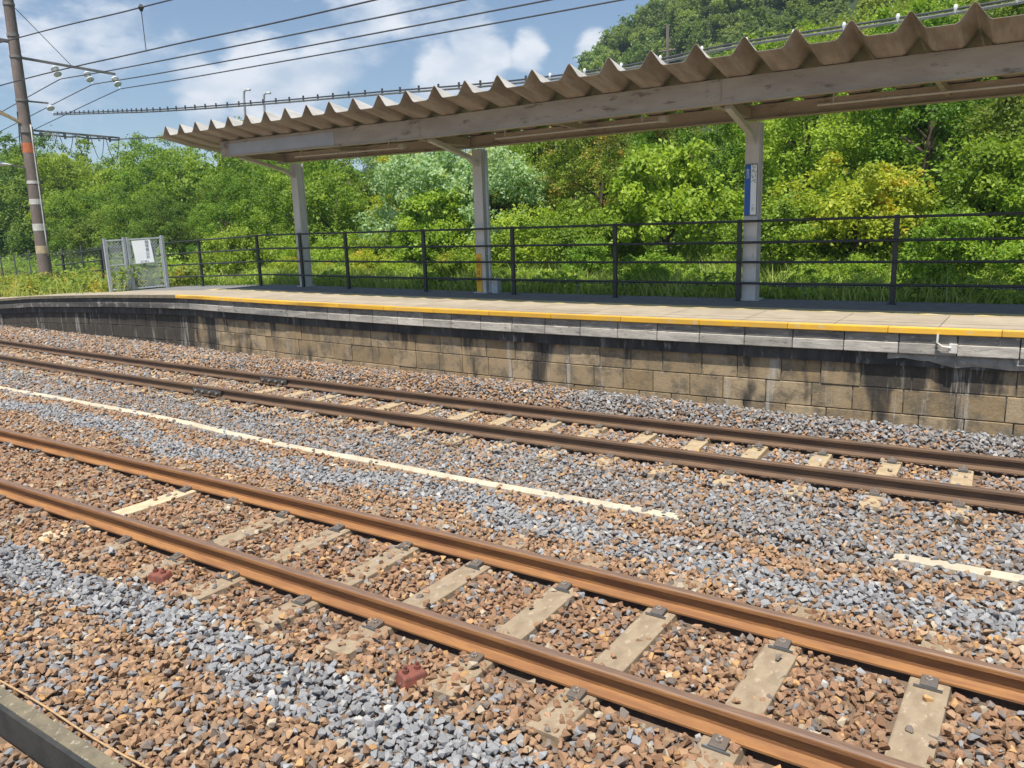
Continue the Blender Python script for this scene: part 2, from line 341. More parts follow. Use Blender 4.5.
# ------------------------------------------------------------------ GN scatter of prototypes on hand-computed points (for uncountable stuff)
def scatter(name, pts, rot, scl, col, idx, protos, hull=None):
    me = bpy.data.meshes.new(name); me.vertices.add(len(pts)); me.vertices.foreach_set('co', np.asarray(pts, np.float32).ravel())
    for nm, ty, key, arr in (('srot', 'FLOAT_VECTOR', 'vector', rot), ('sscl', 'FLOAT_VECTOR', 'vector', scl), ('scol', 'FLOAT_COLOR', 'color', col), ('sidx', 'INT', 'value', idx)):
        a = me.attributes.new(nm, ty, 'POINT'); a.data.foreach_set(key, np.ascontiguousarray(arr, np.int32 if ty == 'INT' else np.float32).ravel())
    o = bpy.data.objects.new(name, me); COL.objects.link(o)
    pc = bpy.data.collections.new(name + '_kinds')
    for p in protos: pc.objects.link(p)
    ng = bpy.data.node_groups.new(name, 'GeometryNodeTree'); ng.interface.new_socket('Geometry', in_out='INPUT', socket_type='NodeSocketGeometry'); ng.interface.new_socket('Geometry', in_out='OUTPUT', socket_type='NodeSocketGeometry')
    gi = ng.nodes.new('NodeGroupInput'); go = ng.nodes.new('NodeGroupOutput'); ci = ng.nodes.new('GeometryNodeCollectionInfo')
    ci.inputs['Collection'].default_value = pc; ci.inputs['Separate Children'].default_value = True; ci.inputs['Reset Children'].default_value = True
    ip = ng.nodes.new('GeometryNodeInstanceOnPoints'); ip.inputs['Pick Instance'].default_value = True
    ng.links.new(gi.outputs[0], ip.inputs['Points']); ng.links.new(ci.outputs[0], ip.inputs['Instance'])
    for nm, dt, sock in (('srot', 'FLOAT_VECTOR', 'Rotation'), ('sscl', 'FLOAT_VECTOR', 'Scale'), ('sidx', 'INT', 'Instance Index')):
        na = ng.nodes.new('GeometryNodeInputNamedAttribute'); na.data_type = dt; na.inputs['Name'].default_value = nm
        ng.links.new(na.outputs['Attribute'], ip.inputs[sock])
    ng.links.new(ip.outputs[0], go.inputs[0])
    md = o.modifiers.new('scatter', 'NODES'); md.node_group = ng
    return o
def proto(name, mb, mat, smooth=False):
    o = mb.build(name, mat, smooth=smooth); COL.objects.unlink(o); return o

# ------------------------------------------------------------------ ballast stones
def stone_proto(k):
    import bmesh
    bm = bmesh.new(); r = random.Random(100 + k)
    for _ in range(11):
        v = Vector((r.gauss(0, 1), r.gauss(0, 1), r.gauss(0, 1))).normalized() * r.uniform(.8, 1.05)
        bm.verts.new((v.x, v.y * r.uniform(.7, .95), v.z * .68))
    g = bmesh.ops.convex_hull(bm, input=bm.verts)
    bmesh.ops.delete(bm, geom=[v for v in bm.verts if not v.link_faces], context='VERTS')
    me = bpy.data.meshes.new('stone'); bm.to_mesh(me); bm.free(); me.materials.append(M['stone'])
    o = bpy.data.objects.new('stone', me); return o
NEAR_SLP = [-.40, -1.22, -2.06, -2.79, -3.63, -4.35, -5.17, -5.89] + [-5.89 - .77 * i for i in range(1, 22)]
FAR_SLP = [-.56 - .694 * i for i in range(0, 50)]
def kerb_y(X): return 1.64 + 0 * X
def ballast():
    def field(x0, x1, y0, y1, pitch):
        nx = int((x1 - x0) / pitch); ny = int((y1 - y0) / pitch)
        g = np.stack(np.meshgrid(np.arange(nx), np.arange(ny), indexing='ij'), -1).reshape(-1, 2) * pitch + (x0, y0)
        return g + RNG.uniform(-.5, .5, g.shape) * pitch, pitch
    A = []
    for args in ((-14, 4.5, .6, 7.4, .042), (-14, 4.5, 7.4, 11.4, .045), (-38, -14, .6, 12, .062), (-75, -38, -6, 20, .16)):
        for lay in (0, 1):
            if args[4] > .1 and lay: continue
            p, pt = field(*args[:4], args[4] * (1 if lay == 0 else 1.5)); A.append(np.concatenate([p, np.full((len(p), 1), pt), np.full((len(p), 1), lay)], 1))
    A = np.concatenate(A); X, Y, PT, LAY = A.T
    n1 = N1(X); f1 = F1(X); ed = ED(X)
    keep = Y < ed + .20
    for base in (n1, f1):                       # keep rails free
        for k in (0, G): keep &= np.abs(Y - base - k) > np.where(X > -14, .088, .07)
    # wobbly bands
    w = .16 * np.sin(X * .9) + .10 * np.sin(X * 2.3 + 1) + .07 * np.sin(X * 5.1)
    u = RNG.uniform(0, 1, len(X)); sz = RNG.uniform(.023, .043, len(X)) * np.where(PT > .1, 2.4, np.where(X < -14, 1.35, 1))
    z = strip_z(X, Y) + .012 + LAY * .022 + RNG.uniform(-.012, .014, len(X))
    onsl = np.zeros(len(X), bool)
    for lst, b, hw in ((NEAR_SLP, n1, .125), (FAR_SLP, f1, .13)):
        for s in lst:
            hit = (np.abs(X - s - .0) < hw) & (Y > b - .52) & (Y < b + G + .52)
            ins = (Y > b) & (Y < b + G)
            if b is n1:
                cover = .05 if s > -3.7 else (.22 if s > -6 else .66)
                cover = np.where(ins, cover, np.where(Y < b, .55 if s > -8 else .8, .82))
                if abs(s + 7.43) < .02: cover = np.where(ins, .05, .7)
            else: cover = np.where(ins, .06 if s > -11 else .35, .72)
            edge = np.abs(X - s) > hw - .03
            keep &= ~(hit & (u > np.where(edge, cover + .15, cover)))
            onsl |= hit
    z = np.where(onsl, z + .028, z)
    # duct between the tracks
    dy = DUCT(X); cov = (X > -2.55) & (X < -1.0)
    pend = np.clip(.025 + .9 * np.exp(-np.abs(X + 2.55) / .16) + .9 * np.exp(-np.abs(X + 1.0) / .16), 0, 1); keep &= ~((np.abs(Y - dy) < .062) & ~cov & (X > -40) & (RNG.uniform(0, 1, len(X)) > pend * np.where(np.abs(Y - dy) > .035, 1, .35))); z = np.where(np.abs(Y - dy) < .06, z + .035, z); pass
    keep &= ~((np.abs(Y - 1.64) < .075))
    z = np.where(Y < 1.6, z - .012, z)
    A = None
    X, Y, z, sz, u = [a[keep] for a in (X, Y, z, sz, u)]; n1, f1, ed, w = n1[keep], f1[keep], ed[keep], w[keep]; n = len(X)
    # probability of a fresh grey stone
    g = np.full(n, .08)
    g = np.where((Y > 1.5) & (Y < 2.3), .17, g)
    c1 = n1 - .84 + w * .35; g = np.maximum(g, .97 * np.exp(-(((Y - c1) / .25) ** 6)))
    inn = (Y > n1 - .48) & (Y < n1 + G + .42); g = np.where(inn, .035, g)
    c2 = 5.75 + w * .9; g = np.maximum(g, .85 * np.exp(-(((Y - c2) / .30) ** 4)) * (Y > n1 + G + .3))
    mid = (Y > 6.3 + w * .6) & (Y < f1 - .35); g = np.where(mid, .68, g)
    tr = (Y > f1 - .35) & (Y < f1 + G + .1); g = np.where(tr, .25, g)
    wl = Y > f1 + G + .1; g = np.where(wl, np.where(X > -5.5, .85, .35), g)
    patch = np.sin(X * 1.7 + Y * 2.1) * np.sin(X * .8 - Y * 1.3 + 2); g = np.clip(g + patch * .14 * (g > .15), 0, 1)
    isg = RNG.uniform(0, 1, n) < g
    v = RNG.uniform(0, 1, (n, 1)); k = RNG.uniform(.74, 1.18, (n, 1))
    brown = np.array([.365, .22, .13]) * (1 - v) + np.array([.45, .30, .185]) * v
    inner = inn[:, None] & (RNG.uniform(0, 1, (n, 1)) < .7); brown = np.where(inner, np.array([.30, .165, .095]) * (1 - v) + np.array([.38, .235, .14]) * v, brown)
    brown = np.where(RNG.uniform(0, 1, (n, 1)) < .045, np.array([.54, .33, .15]), brown)
    brown = np.where(RNG.uniform(0, 1, (n, 1)) < .05, np.array([.52, .44, .33]), brown)
    brown = np.where(RNG.uniform(0, 1, (n, 1)) < .15, np.array([.24, .20, .175]), brown)
    grey = np.array([.28, .29, .31]) * (1 - v) + np.array([.37, .38, .40]) * v
    grey = np.where(RNG.uniform(0, 1, (n, 1)) < .06, np.array([.50, .50, .48]), grey)
    dusty = (mid | wl)[:, None] & (RNG.uniform(0, 1, (n, 1)) < .55); grey = np.where(dusty, np.array([.27, .255, .245]), grey)
    col = np.where(isg[:, None], grey, brown) * k; col = np.concatenate([col, np.ones((n, 1))], 1)
    rot = RNG.uniform(0, 6.283, (n, 3)); rot[:, :2] = RNG.normal(0, .36, (n, 2)); scl = sz[:, None] * RNG.uniform(.75, 1.25, (n, 3))
    o = scatter('ballast', np.stack([X, Y, z], 1), rot, scl, col, RNG.integers(0, 9, n), [stone_proto(i) for i in range(9)])
    print('stones', n); tag(o, 'brown and blue-grey crushed stone spread round both tracks', 'ballast', kind='stuff')
_dx = np.array([-60, -16, -13.8, -11.2, -9.56, -7.55, -6.28, -4.58, -3.45, -2.54, -1.0, 6]); _dy = np.array([6.9, 6.43, 6.45, 6.49, 6.39, 6.32, 6.34, 6.34, 6.42, 6.42, 6.50, 6.48])
def DUCT(X): return np.interp(X, _dx, _dy)
ballast()

# ------------------------------------------------------------------ rails
def rail_path(f, k, x0, x1, step=.8):
    out = []
    for X in np.arange(x0, x1 + .01, step):
        y = float(f(X)) + k; s = (float(f(X + .05)) - float(f(X - .05))) / .1; L_ = math.hypot(1, s); out.append((float(X), y, 0, -s / L_, 1 / L_))
    return out
WEB = [(-.030, 0 - .006), (-.0325, -.012), (-.0325, -.033), (-.009, -.048), (-.0075, -.075), (-.009, -.118), (-.030, -.131), (-.0635, -.140), (-.0635, -.153),
       (.0635, -.153), (.0635, -.140), (.030, -.131), (.009, -.118), (.0075, -.075), (.009, -.048), (.0325, -.033), (.0325, -.012), (.030, -.006)]
HEAD = [(-.030, -.0065), (-.022, 0), (.022, 0), (.030, -.0065)]
def rail(name, f, k, mat, label, x0=-75):
    root = empty(name, (0, float(f(0)) + k, -.153), label, 'rail', 'rails')
    pth = rail_path(f, k, x0, 8)
    a = MB(); a.extrude(WEB, pth); b = a.build('rail_body', mat, root); local(b, root)
    a = MB(); a.extrude([(-.0245, -.0012), (-.012, .0014), (.012, .0014), (.0245, -.0012)] if 0 else HEAD, pth, closed=False); b = a.build('running_surface', M['railtop'] if mat is M['rust'] else mat, root, smooth=False); local(b, root)
    return root
rail('rail', N1, 0, M['rust'], 'rusty orange-brown rail of the near track, the one closest to the camera')
rail('rail', N1, G, M['rust'], 'rusty orange-brown rail of the near track, the one on the platform side')
rA = rail('rail', F1, 0, M['rust_far'], 'dark brown rail of the platform track, the one away from the platform')
rB = rail('rail', F1, G, M['rust_far'], 'dark brown rail of the platform track, the one next to the platform wall')
def fishplate(root, f, k, x0, x1):
    n = 6; a = MB(); s = -1
    pth = rail_path(f, k, x0, x1, (x1 - x0) / n)
    a.extrude([(-.050, -.128), (-.036, -.128), (-.022, -.045), (-.038, -.040), (-.052, -.075)], pth)
    o = a.build('joint_bar', M['fish'], root); local(o, root)
    for i in range(4):
        X = x0 + (x1 - x0) * (i + .5) / 4; y = float(f(X)) + k
        b = MB(); b.tube([(X, y - .045, -.085), (X, y - .085, -.085)], .017, 6); q = b.build('bolt', M['bolt'], o); local(q, root)
fishplate(rB, F1, G, -11.54, -10.84); fishplate(rA, F1, 0, -11.86, -11.1)

# ------------------------------------------------------------------ sleepers
ORD = ['zeroth', 'first', 'second', 'third', 'fourth', 'fifth', 'sixth', 'seventh', 'eighth', 'ninth', 'tenth', 'eleventh', 'twelfth', 'thirteenth', 'fourteenth', 'fifteenth', 'sixteenth', 'seventeenth', 'eighteenth', 'nineteenth', 'twentieth']
for t_ in ('thirtieth', 'fortieth', 'fiftieth'):
    base = {'thirtieth': 'twenty', 'fortieth': 'thirty', 'fiftieth': 'forty'}[t_]
    ORD += [base + '-' + ORD[i] for i in range(1, 10)] + [t_]
def sleeper_proto(mat, half):
    root = empty('sleeper', (0, 0, 0)); c = G / 2
    a = MB(); h = .085; n = half
    h = .105 if half > .47 else .095; prof = [(-h - .02, -.17), (h + .02, -.17), (h, -.004), (h - .012, 0), (-h + .012, 0), (-h, -.004)]
    a.extrude([(u, z) for u, z in prof], [(0, -n, 0, 1, 0), (0, -.38, 0, 1, 0), (0, 0, -.006, 1, 0), (0, G / 2, -.012, 1, 0), (0, G, -.006, 1, 0), (0, G + .38, 0, 1, 0), (0, G + n, 0, 1, 0)])
    a.build('sleeper_body', mat, root, bevel=.004)
    for k in (0, G):
        for s in (-1, 1):
            b = MB(); y = k + s * .105
            b.hexa([(-.045, y - .045, .001), (.045, y - .045, .001), (.045, y + .045, .001), (-.045, y + .045, .001), (-.045, y - .045, .018 + .012 * (s > 0)), (.045, y - .045, .018 + .012 * (s > 0)), (.045, y + .045, .018 + .012 * (s < 0)), (-.045, y + .045, .018 + .012 * (s < 0))])
            cl = b.build('rail_clip', M['plate'], root, bevel=.004)
            b = MB(); b.tube([(0, y, .018), (0, y, .038)], .02, 6); b.tube([(0, y, .038), (0, y, .052)], .011, 8); b.build('bolt', M['bolt'], cl)
            b = MB(); b.box(-.075, .075, y + s * .050, y + s * .056, .001, .012); b.build('pad_edge', M['greyrail'] if s * k <= 0 else M['bolt'], root)
    return root
def lay(lst, f, proto_, where, group, matname=None):
    for i, s in enumerate(lst):
        o = proto_ if i == 0 else copy_tree(proto_)
        y = float(f(s)); sl_ = (float(f(s + .05)) - float(f(s - .05))) / .1
        o.location = (s, y, -.157); o.rotation_euler = (RNG.normal(0, .002), 0, math.atan(sl_) + RNG.normal(0, .008))
        if abs(s + 7.43) < .02: 
            for ch in o.children:
                if ch.name.startswith('sleeper_body'):
                    ch.material_slots[0].link = 'OBJECT'; ch.material_slots[0].material = M['sleeper_pale']
            tag(o, 'pale yellowish concrete sleeper half buried in brown stones between the near rails', 'sleeper', group)
        else: tag(o, 'concrete sleeper of the %s track, %s from the right edge of the photo' % (where, ORD[i + 1]), 'sleeper', group)
lay(NEAR_SLP, N1, sleeper_proto(M['sleeper'], .48), 'near', 'concrete sleepers of the near track')
lay(FAR_SLP[:42], F1, sleeper_proto(M['sleeper_far'], .46), 'platform-side', 'concrete sleepers of the platform track')

# ------------------------------------------------------------------ duct, kerb, thin cable, rusty clamps
a = MB()
def duct_piece(x0, x1):
    pth = []
    for X in np.linspace(x0, x1, 30):
        y = float(DUCT(X)); pth.append((float(X), y, -.172 + .006 * math.sin(X * 1.7) - (.05 if -2.6 < X < -1.0 else 0), 0, 1))
    a.extrude([(-.063, -.05), (-.063, 0), (.063, .004), (.063, -.05)], pth)
duct_piece(-40, -2.6); duct_piece(-2.59, -1.05); duct_piece(-1.04, 6)
tag(a.build('cable_duct', M['duct'], bevel=.006), 'cream cable duct lid lying in the ballast between the two tracks', 'cable duct')
root = empty('kerb', (-4, 1.64, -.2), 'pale concrete kerb with its side painted black as shade in the near left corner', 'kerb')
a = MB(); a.box(-12, 4, 1.601, 1.68, -.16, .0); a.build('kerb_top', M['kerb'], root, bevel=.004).location = (4, -1.64, .2)
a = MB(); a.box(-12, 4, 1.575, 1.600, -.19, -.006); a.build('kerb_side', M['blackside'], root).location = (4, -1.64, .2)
a = MB(); pts = [(X, 1.83 + .012 * math.sin(X * 2.1) + (X + 4) * .03, -.150 + .006 * math.sin(X * 5)) for X in np.arange(-11, 1, .15)]
a.tube(pts, .0065, 6); tag(a.build('thin_cable', M['thincable'], smooth=True), 'thin tan cable lying on brown stones beside the pale kerb', 'cable')
def clamp(X, Y, label, rz):
    r = empty('rusty_clamp', (X, Y, -.185), label, 'clamp', 'red-rusted clamps beside the near rail', rz)
    a = MB(); a.hexa([(-.10, -.07, -.02), (.10, -.07, -.02), (.09, .07, -.02), (-.09, .07, -.02), (-.075, -.05, .05), (.075, -.05, .05), (.07, .05, .065), (-.07, .05, .065)]); a.build('clamp_body', M['redrust'], r, bevel=.012)
    for s in (-.04, .04):
        b = MB(); b.tube([(s, 0, .055), (s, 0, .078)], .021, 6); b.tube([(s, 0, .078), (s, 0, .10)], .011, 8); b.build('bolt', M['redrust'], r)
clamp(-5.70, 3.21, 'red-rusted clamp with two bolts beside the near rail, the left one', .2)
clamp(-3.02, 3.19, 'red-rusted clamp lying in the grey stone band beside the near rail, the right one', 1.2)

# ------------------------------------------------------------------ platform
XL, XR = -38, 9
plat = empty('station_platform', (0, float(ED(0)), 0), 'long low platform of stained stone blocks with a concrete deck and yellow edge', 'platform')
OFF = -Vector(plat.location)
def pb(mb, name, mat, **kw):
    o = mb.build(name, mat, plat, **kw); o.data.transform(Matrix.Translation(OFF)); return o
a = MB(); slab(a, XL, XR, .14, 2.78, -.9, -.012, n=60); pb(a, 'deck_base', M['deckbase'])
a = MB(); X = XL
while X < XR:
    c = .105
    for wd in (.585, .595): slab(a, X, X + 1.112, c, c + wd - .008, -.012, 0, random.random()); c += wd
    X += 1.12
pb(a, 'deck_paving', M['paver'])
a = MB(); X = -17.
while X < XR: slab(a, X, X + .296, 1.29, 1.585, -.011, .004, random.random()); X += .30
pb(a, 'tactile_strip', M['tactile'])
a = MB(); slab(a, XL, XR, 1.592, 2.77, -.011, .002, n=60); slab(a, XL, -17.02, 1.29, 1.591, -.011, .001, n=20); pb(a, 'asphalt_strip', M['asphalt'])
a = MB(); X = -16.1
while X < XR: slab(a, X, X + 1.114, -.012, .100, -.065, .003, random.random()); X += 1.12
pb(a, 'yellow_edge', M['yellow'], bevel=.006)
a = MB(); slab(a, XL, -16.11, -.012, .098, -.065, .0, n=25); pb(a, 'plain_edge', M['kerb'])
a = MB(); b = MB(); X = XL
while X < XR:
    slab(a, X, X + .58, .025 + random.uniform(0, .004), .14, -.172, -.067, random.random()); slab(b, X, X + .58, .004 + random.uniform(0, .006), .14, -.300, -.176, random.random()); X += .59
pb(a, 'coping_upper', M['coping_hi'], bevel=.006); pb(b, 'coping_lower', M['coping_lo'], bevel=.008)
a = MB(); slab(a, XL, XR, .075, .16, -.455, -.303, n=50); pb(a, 'stain_shade_band', M['band'])
a = MB()
z = .72; row = 0
while z > -.6:
    X = XL + (row % 2) * .26
    while X < XR:
        wd = .5 + random.uniform(-.05, .06); g = random.uniform(0, .012)
        dz = DZ(X) - DECK
        tn = random.random(); x1 = X + wd - .010; z1 = z + dz; z0 = z1 - .288
        a.hexa([P(X, .115 + g, z0), P(x1, .115 + g, z0), P(x1, .20, z0), P(X, .20, z0), P(X, .115 + g, z1), P(x1, .115 + g, z1), P(x1, .20, z1), P(X, .20, z1)], tn)
        X += wd
    z -= .297; row += 1
pb(a, 'block_wall', M['wall'], bevel=.008)
a = MB(); slab(a, XL, XR, .150, .21, -1.9, -.455, n=60); pb(a, 'wall_mortar', M['blackside'])
# end face of the ramp
# broken cement haunch and repairs under the coping at the right
import bmesh
def lump(x0, x1, zt, zb, depth):
    bm = bmesh.new(); n = 26; rr = random.Random(5); top = []; bot = []; mid_ = []; bk = []
    for i in range(n + 1):
        X = x0 + (x1 - x0) * i / n; env = min(1, i / 4, 1)
        zz = zb + rr.uniform(-.018, .018) + (1 - env) * .10
        top.append(bm.verts.new(P(X, .066, zt))); mid_.append(bm.verts.new(P(X, .066 - depth * env * rr.uniform(.75, 1.1), zt - .05 - rr.uniform(0, .03)))); bot.append(bm.verts.new(P(X, .066 - depth * .3 * rr.uniform(0, 1), zz))); bk.append(bm.verts.new(P(X, .125, zz - .005)))
    for i in range(n):
        for p_, q_ in ((top, mid_), (mid_, bot), (bot, bk)): bm.faces.new((p_[i], q_[i], q_[i + 1], p_[i + 1]))
    me = bpy.data.meshes.new('cement_haunch'); bm.to_mesh(me); bm.free(); me.transform(Matrix.Translation(OFF)); me.materials.append(M['cement'])
    o = bpy.data.objects.new('cement_haunch', me); COL.objects.link(o); o.parent = plat
lump(-1.54, 3.0, .868, .745, .03)
a = MB(); a.tube([P(-1.03, -.02, 1.12), P(-1.03, -.03, 1.02), P(-.98, -.03, .98), P(-.89, -.03, .97)], .012, 8); a.box(-.91, -.83, float(ED(-.8)) - .035, float(ED(-.8)) + .02, .91, 1.01); pb(a, 'white_fitting', M['tape'])

# ------------------------------------------------------------------ railing
BF = 2.441
POSTS = [-26.9, -24.3, -21.8, -18.9, -16.26, -14.52, -12.9, -10.55, -8.34, -6.22, -4.09, -1.89, .32, 2.5, 4.75, 7.0]
rl = empty('platform_railing', P(-6.22, BF, DECK), 'long black four-rail steel railing along the back of the platform', 'railing'); ro = -Vector(rl.location)
def rb(mb, name, mat, par=rl, **kw):
    o = mb.build(name, mat, par, **kw); o.data.transform(Matrix.Translation(ro)); return o
for X in POSTS:
    d = DZ(X) - .01; x, y, _ = P(X, BF, 0); a = MB()
    a.box(x - .033, x + .033, y - .028, y + .028, d + .012, d + 1.26); a.box(x - .07, x + .07, y - .07, y + .07, d, d + .012); rb(a, 'post', M['black'], bevel=.004)
for h in (1.22, .90, .60, .276):
    a = MB(); a.tube([P(X, BF - .035, DZ(X) + h) for X in np.arange(-27.4, 7.5, .5)], .0195, 8); rb(a, 'rail', M['black'], smooth=True)
pbz = empty('pipe_barrier', P(-5.9, 3.28, 1.0), 'low grey pipe barrier behind the black railing', 'barrier'); po = -Vector(pbz.location)
for z_ in (1.34,):
    a = MB(); a.tube([P(X, 3.28, z_) for X in np.arange(-14, 7.1, .7)], .020, 8); o = a.build('pipe', M['greyrail'], pbz, smooth=True); o.data.transform(Matrix.Translation(po))
for X in np.arange(-13.6, 7, 2.05):
    a = MB(); x, y, _ = P(X, 3.33, 0); a.box(x - .05, x + .05, y - .03, y + .03, .8, 1.37); o = a.build('post', M['galv'], pbz); o.data.transform(Matrix.Translation(po))

# ------------------------------------------------------------------ canopy
cn = empty('platform_canopy', P(-9.15, 2.49, DECK), 'open platform canopy with corrugated roof, two long beams and pale steel pillars', 'canopy'); coff = -Vector(cn.location)
def cb(mb, name, mat, par=cn, **kw):
    o = mb.build(name, mat, par, **kw); o.data.transform(Matrix.Translation(coff)); return o
def RZ(X): return float(.022 * max(0, -9 - X))
PX = [-14.63, -9.15, -3.95, 1.27, 6.5]
CXL, CXR = -16.06, 8.6
def ZS(c): return 4.245 + (.2 * (.86 - c) if c < .86 else .12 * (.86 - c))
def sheet():
    per = .598; prof = [(0, 0), (.25, 0), (.285, .025), (.392, .222), (.408, .244), (.426, .244), (.442, .222), (.555, .025), (.59, 0)]
    us = []; X = CXL - .24
    while X < CXR:
        for u, h in prof: us.append((X + u, h))
        X += per
    cs_ = [.12, .86, 1.6, 2.2, 2.62]; vs = []
    for s in (0, 1):
        for c in cs_:
            for (x, h) in us: vs.append(P(x, c, ZS(c) + h * .78 + RZ(x) + s * .006))
    n = len(us); f = []; ft = []
    mcount = len(cs_) * n
    for j in range(len(cs_) - 1):
        for i in range(n - 1):
            q = j * n + i; f.append((q, q + n, q + n + 1, q + 1)); q += mcount; ft.append((q, q + 1, q + n + 1, q + n))
    ed = []
    for i in range(n - 1): ed.append((i, i + 1, mcount + i + 1, mcount + i))
    for j in range(len(cs_) - 1): ed.append((j * n, mcount + j * n, mcount + (j + 1) * n, (j + 1) * n))
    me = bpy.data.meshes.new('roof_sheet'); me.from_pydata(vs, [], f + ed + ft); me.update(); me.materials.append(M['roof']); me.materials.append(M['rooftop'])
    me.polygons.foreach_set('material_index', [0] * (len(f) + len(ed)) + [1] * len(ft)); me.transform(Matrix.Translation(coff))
    o = bpy.data.objects.new('roof_sheet', me); COL.objects.link(o); o.parent = cn
sheet()
def beam(c, hw, z0, z1, name, mat, x0=CXL + 1.15, x1=CXR, flange=.05):
    a = MB(); pth = [(X, float(ED(X)) + c, RZ(X), 0, 1) for X in np.linspace(x0, x1, 40)]
    f = .012; w = flange
    prof = [(-w, z0), (w, z0), (w, z0 + f), (.006 + hw, z0 + f), (.006 + hw, z1 - f), (w, z1 - f), (w, z1), (-w, z1), (-w, z1 - f), (-.006 - hw, z1 - f), (-.006 - hw, z0 + f), (-w, z0 + f)]
    a.extrude(prof, pth); return cb(a, name, mat)
beam(.86, .045, 3.93, 4.245, 'front_beam', M['beige'], flange=.062)
beam(2.33, .04, 3.856, 4.06, 'rear_beam', M['beige'], flange=.08)
a = MB(); pth = [(X, float(ED(X)) + .86 - .053, RZ(X), 0, 1) for X in np.linspace(-14.7, -11.2, 12)]; a.extrude([(-.003, 3.965), (-.003, 4.185), (.0, 4.185), (.0, 3.965)], pth); cb(a, 'repainted_patch', M['whitewash'])
for X in (-11.9, -6.55, -1.35, 3.9):
    a = MB(); r_ = RZ(X); a.bar(P(X, .92, 4.01 + r_), P(X, 2.28, 3.96 + r_), .06, .09); cb(a, 'cross_member', M['beige'])
for X in PX:
    r_ = RZ(X); x, y, _ = P(X, BF + .17, 0); w = .105; a = MB()
    zt = 3.855 + r_
    # H-section pillar: two flanges facing the track and the slope, web between
    a.box(x - w, x + w, y - w, y - w + .014, DZ(X), zt); a.box(x - w, x + w, y + w - .014, y + w, DZ(X), zt); a.box(x - w + .03, x - w + .04, y - w + .014, y + w - .014, DZ(X), zt); a.box(x + w - .04, x + w - .03, y - w + .014, y + w - .014, DZ(X), zt)
    pl = cb(a, 'pillar', M['white'])
    a = MB(); a.box(x - .16, x + .16, y - .16, y + .16, DZ(X) + .003, DZ(X) + .018); cb(a, 'base_plate', M['white'], par=pl)
    a = MB(); a.box(x - .11, x + .11, float(ED(X)) + .86 - .060, float(ED(X)) + .86 - .0555, 3.96 + r_, 4.215 + r_)
    for i in range(8): a.tube([(x - .08 + .16 * (i % 2), float(ED(X)) + .80, 3.985 + r_ + .068 * (i // 2)), (x - .08 + .16 * (i % 2), float(ED(X)) + .788, 3.985 + r_ + .068 * (i // 2))], .012, 6)
    cb(a, 'splice_plate', M['beige'])
    # arm from pillar head out to the front beam, curved haunch
    a = MB(); pts = [P(X, BF + .08, 3.56 + r_), P(X + .04, BF - .25, 3.70 + r_), P(X + .14, 1.0, 3.925 + r_)]
    for q, s in zip(pts[:-1], pts[1:]): a.bar(q, s, .085, .075)
    cb(a, 'bracket_arm', M['white'])
    a = MB(); a.bar(P(X, .92, 3.99 + r_), P(X, 2.27, 3.96 + r_), .10, .14); cb(a, 'cross_beam', M['beige'])
for x0, x1 in ((-13.3, -10.2), (-8.0, -5.0), (-2.8, 1.0)):
    a = MB(); a.tube([P(X, 1.55, 3.89 + RZ(X)) for X in np.linspace(x0, x1, 6)], .018, 8); a.box(x1 - .02, x1 + .10, float(ED(x1)) + 1.50, float(ED(x1)) + 1.60, 3.87 + RZ(x1), 3.95 + RZ(x1)); cb(a, 'conduit', M['white'], smooth=False)
    for X in (x0 + .2, x1 - .3):
        a = MB(); a.bar(P(X, 1.55, 3.905 + RZ(X)), P(X, 1.55, 4.12 + RZ(X)), .02, .02); cb(a, 'hanger', M['white'])
a = MB(); x, y, _ = P(-9.15, BF + .17, 0); dp = [(x + .15, y - .02, 3.83), (x + .15, y - .02, 1.75), (x + .15, y - .02, DECK)]; a.tube(dp, .032, 10)
for z_ in (1.9, 2.8): a.box(x + .10, x + .19, y - .06, y + .02, z_, z_ + .02)
cb(a, 'downpipe', M['galv'])
a = MB(); a.box(x + .24, x + .38, y - .12, y + .0, DECK + .003, 1.44); a.box(x + .22, x + .40, y - .14, y + .02, 1.44, 1.46)
o = a.build('junction_box', M['galv'], bevel=.004); tag(o, 'small grey service box standing on the deck at the foot of the middle pillar', 'box')
for X, cc_ in ((-16.55, 2.66), (-15.75, 2.66)):
    x, y, _ = P(X, cc_, 0)
    a = MB(); zb = 4.06 + RZ(X); zt = 5.79 if X < -16 else 5.62
    pts = [(x - .02, y, zb), (x + .02, y, zt - .12), (x + .05, y, zt), (x + .12, y + .01, zt + .03), (x + .24, y + .03, zt + .02)]
    a.tube(pts, .028, 8); tag(a.build('hooked_post', M['galv'], smooth=True), 'thin grey post with hooked top behind the canopy end, the %s of the two' % ('left' if X < -16 else 'right'), 'post', 'hooked posts behind the canopy end')

# ------------------------------------------------------------------ signs
def text(body, size, mat, parent, mtx, name='lettering', space=1.0):
    cu = bpy.data.curves.new('t', 'FONT'); cu.body = body; cu.size = size; cu.align_x = 'CENTER'; cu.align_y = 'CENTER'; cu.extrude = .0008; cu.space_line = space
    t_ = bpy.data.objects.new('t', cu); COL.objects.link(t_); dg = bpy.context.evaluated_depsgraph_get(); dg.update()
    me = bpy.data.meshes.new_from_object(t_.evaluated_get(dg)); bpy.data.objects.remove(t_); me.materials.clear(); me.materials.append(mat)
    me.transform(mtx); o = bpy.data.objects.new(name, me); COL.objects.link(o); o.parent = parent; return o
def facing(x, y, z, yaw=0):   # text plane facing -Y
    return Matrix.Translation((x, y, z)) @ Matrix.Rotation(yaw, 4, 'Z') @ Matrix.Rotation(R(90), 4, 'X')
x, y, _ = P(-3.95, BF + .17, 0)
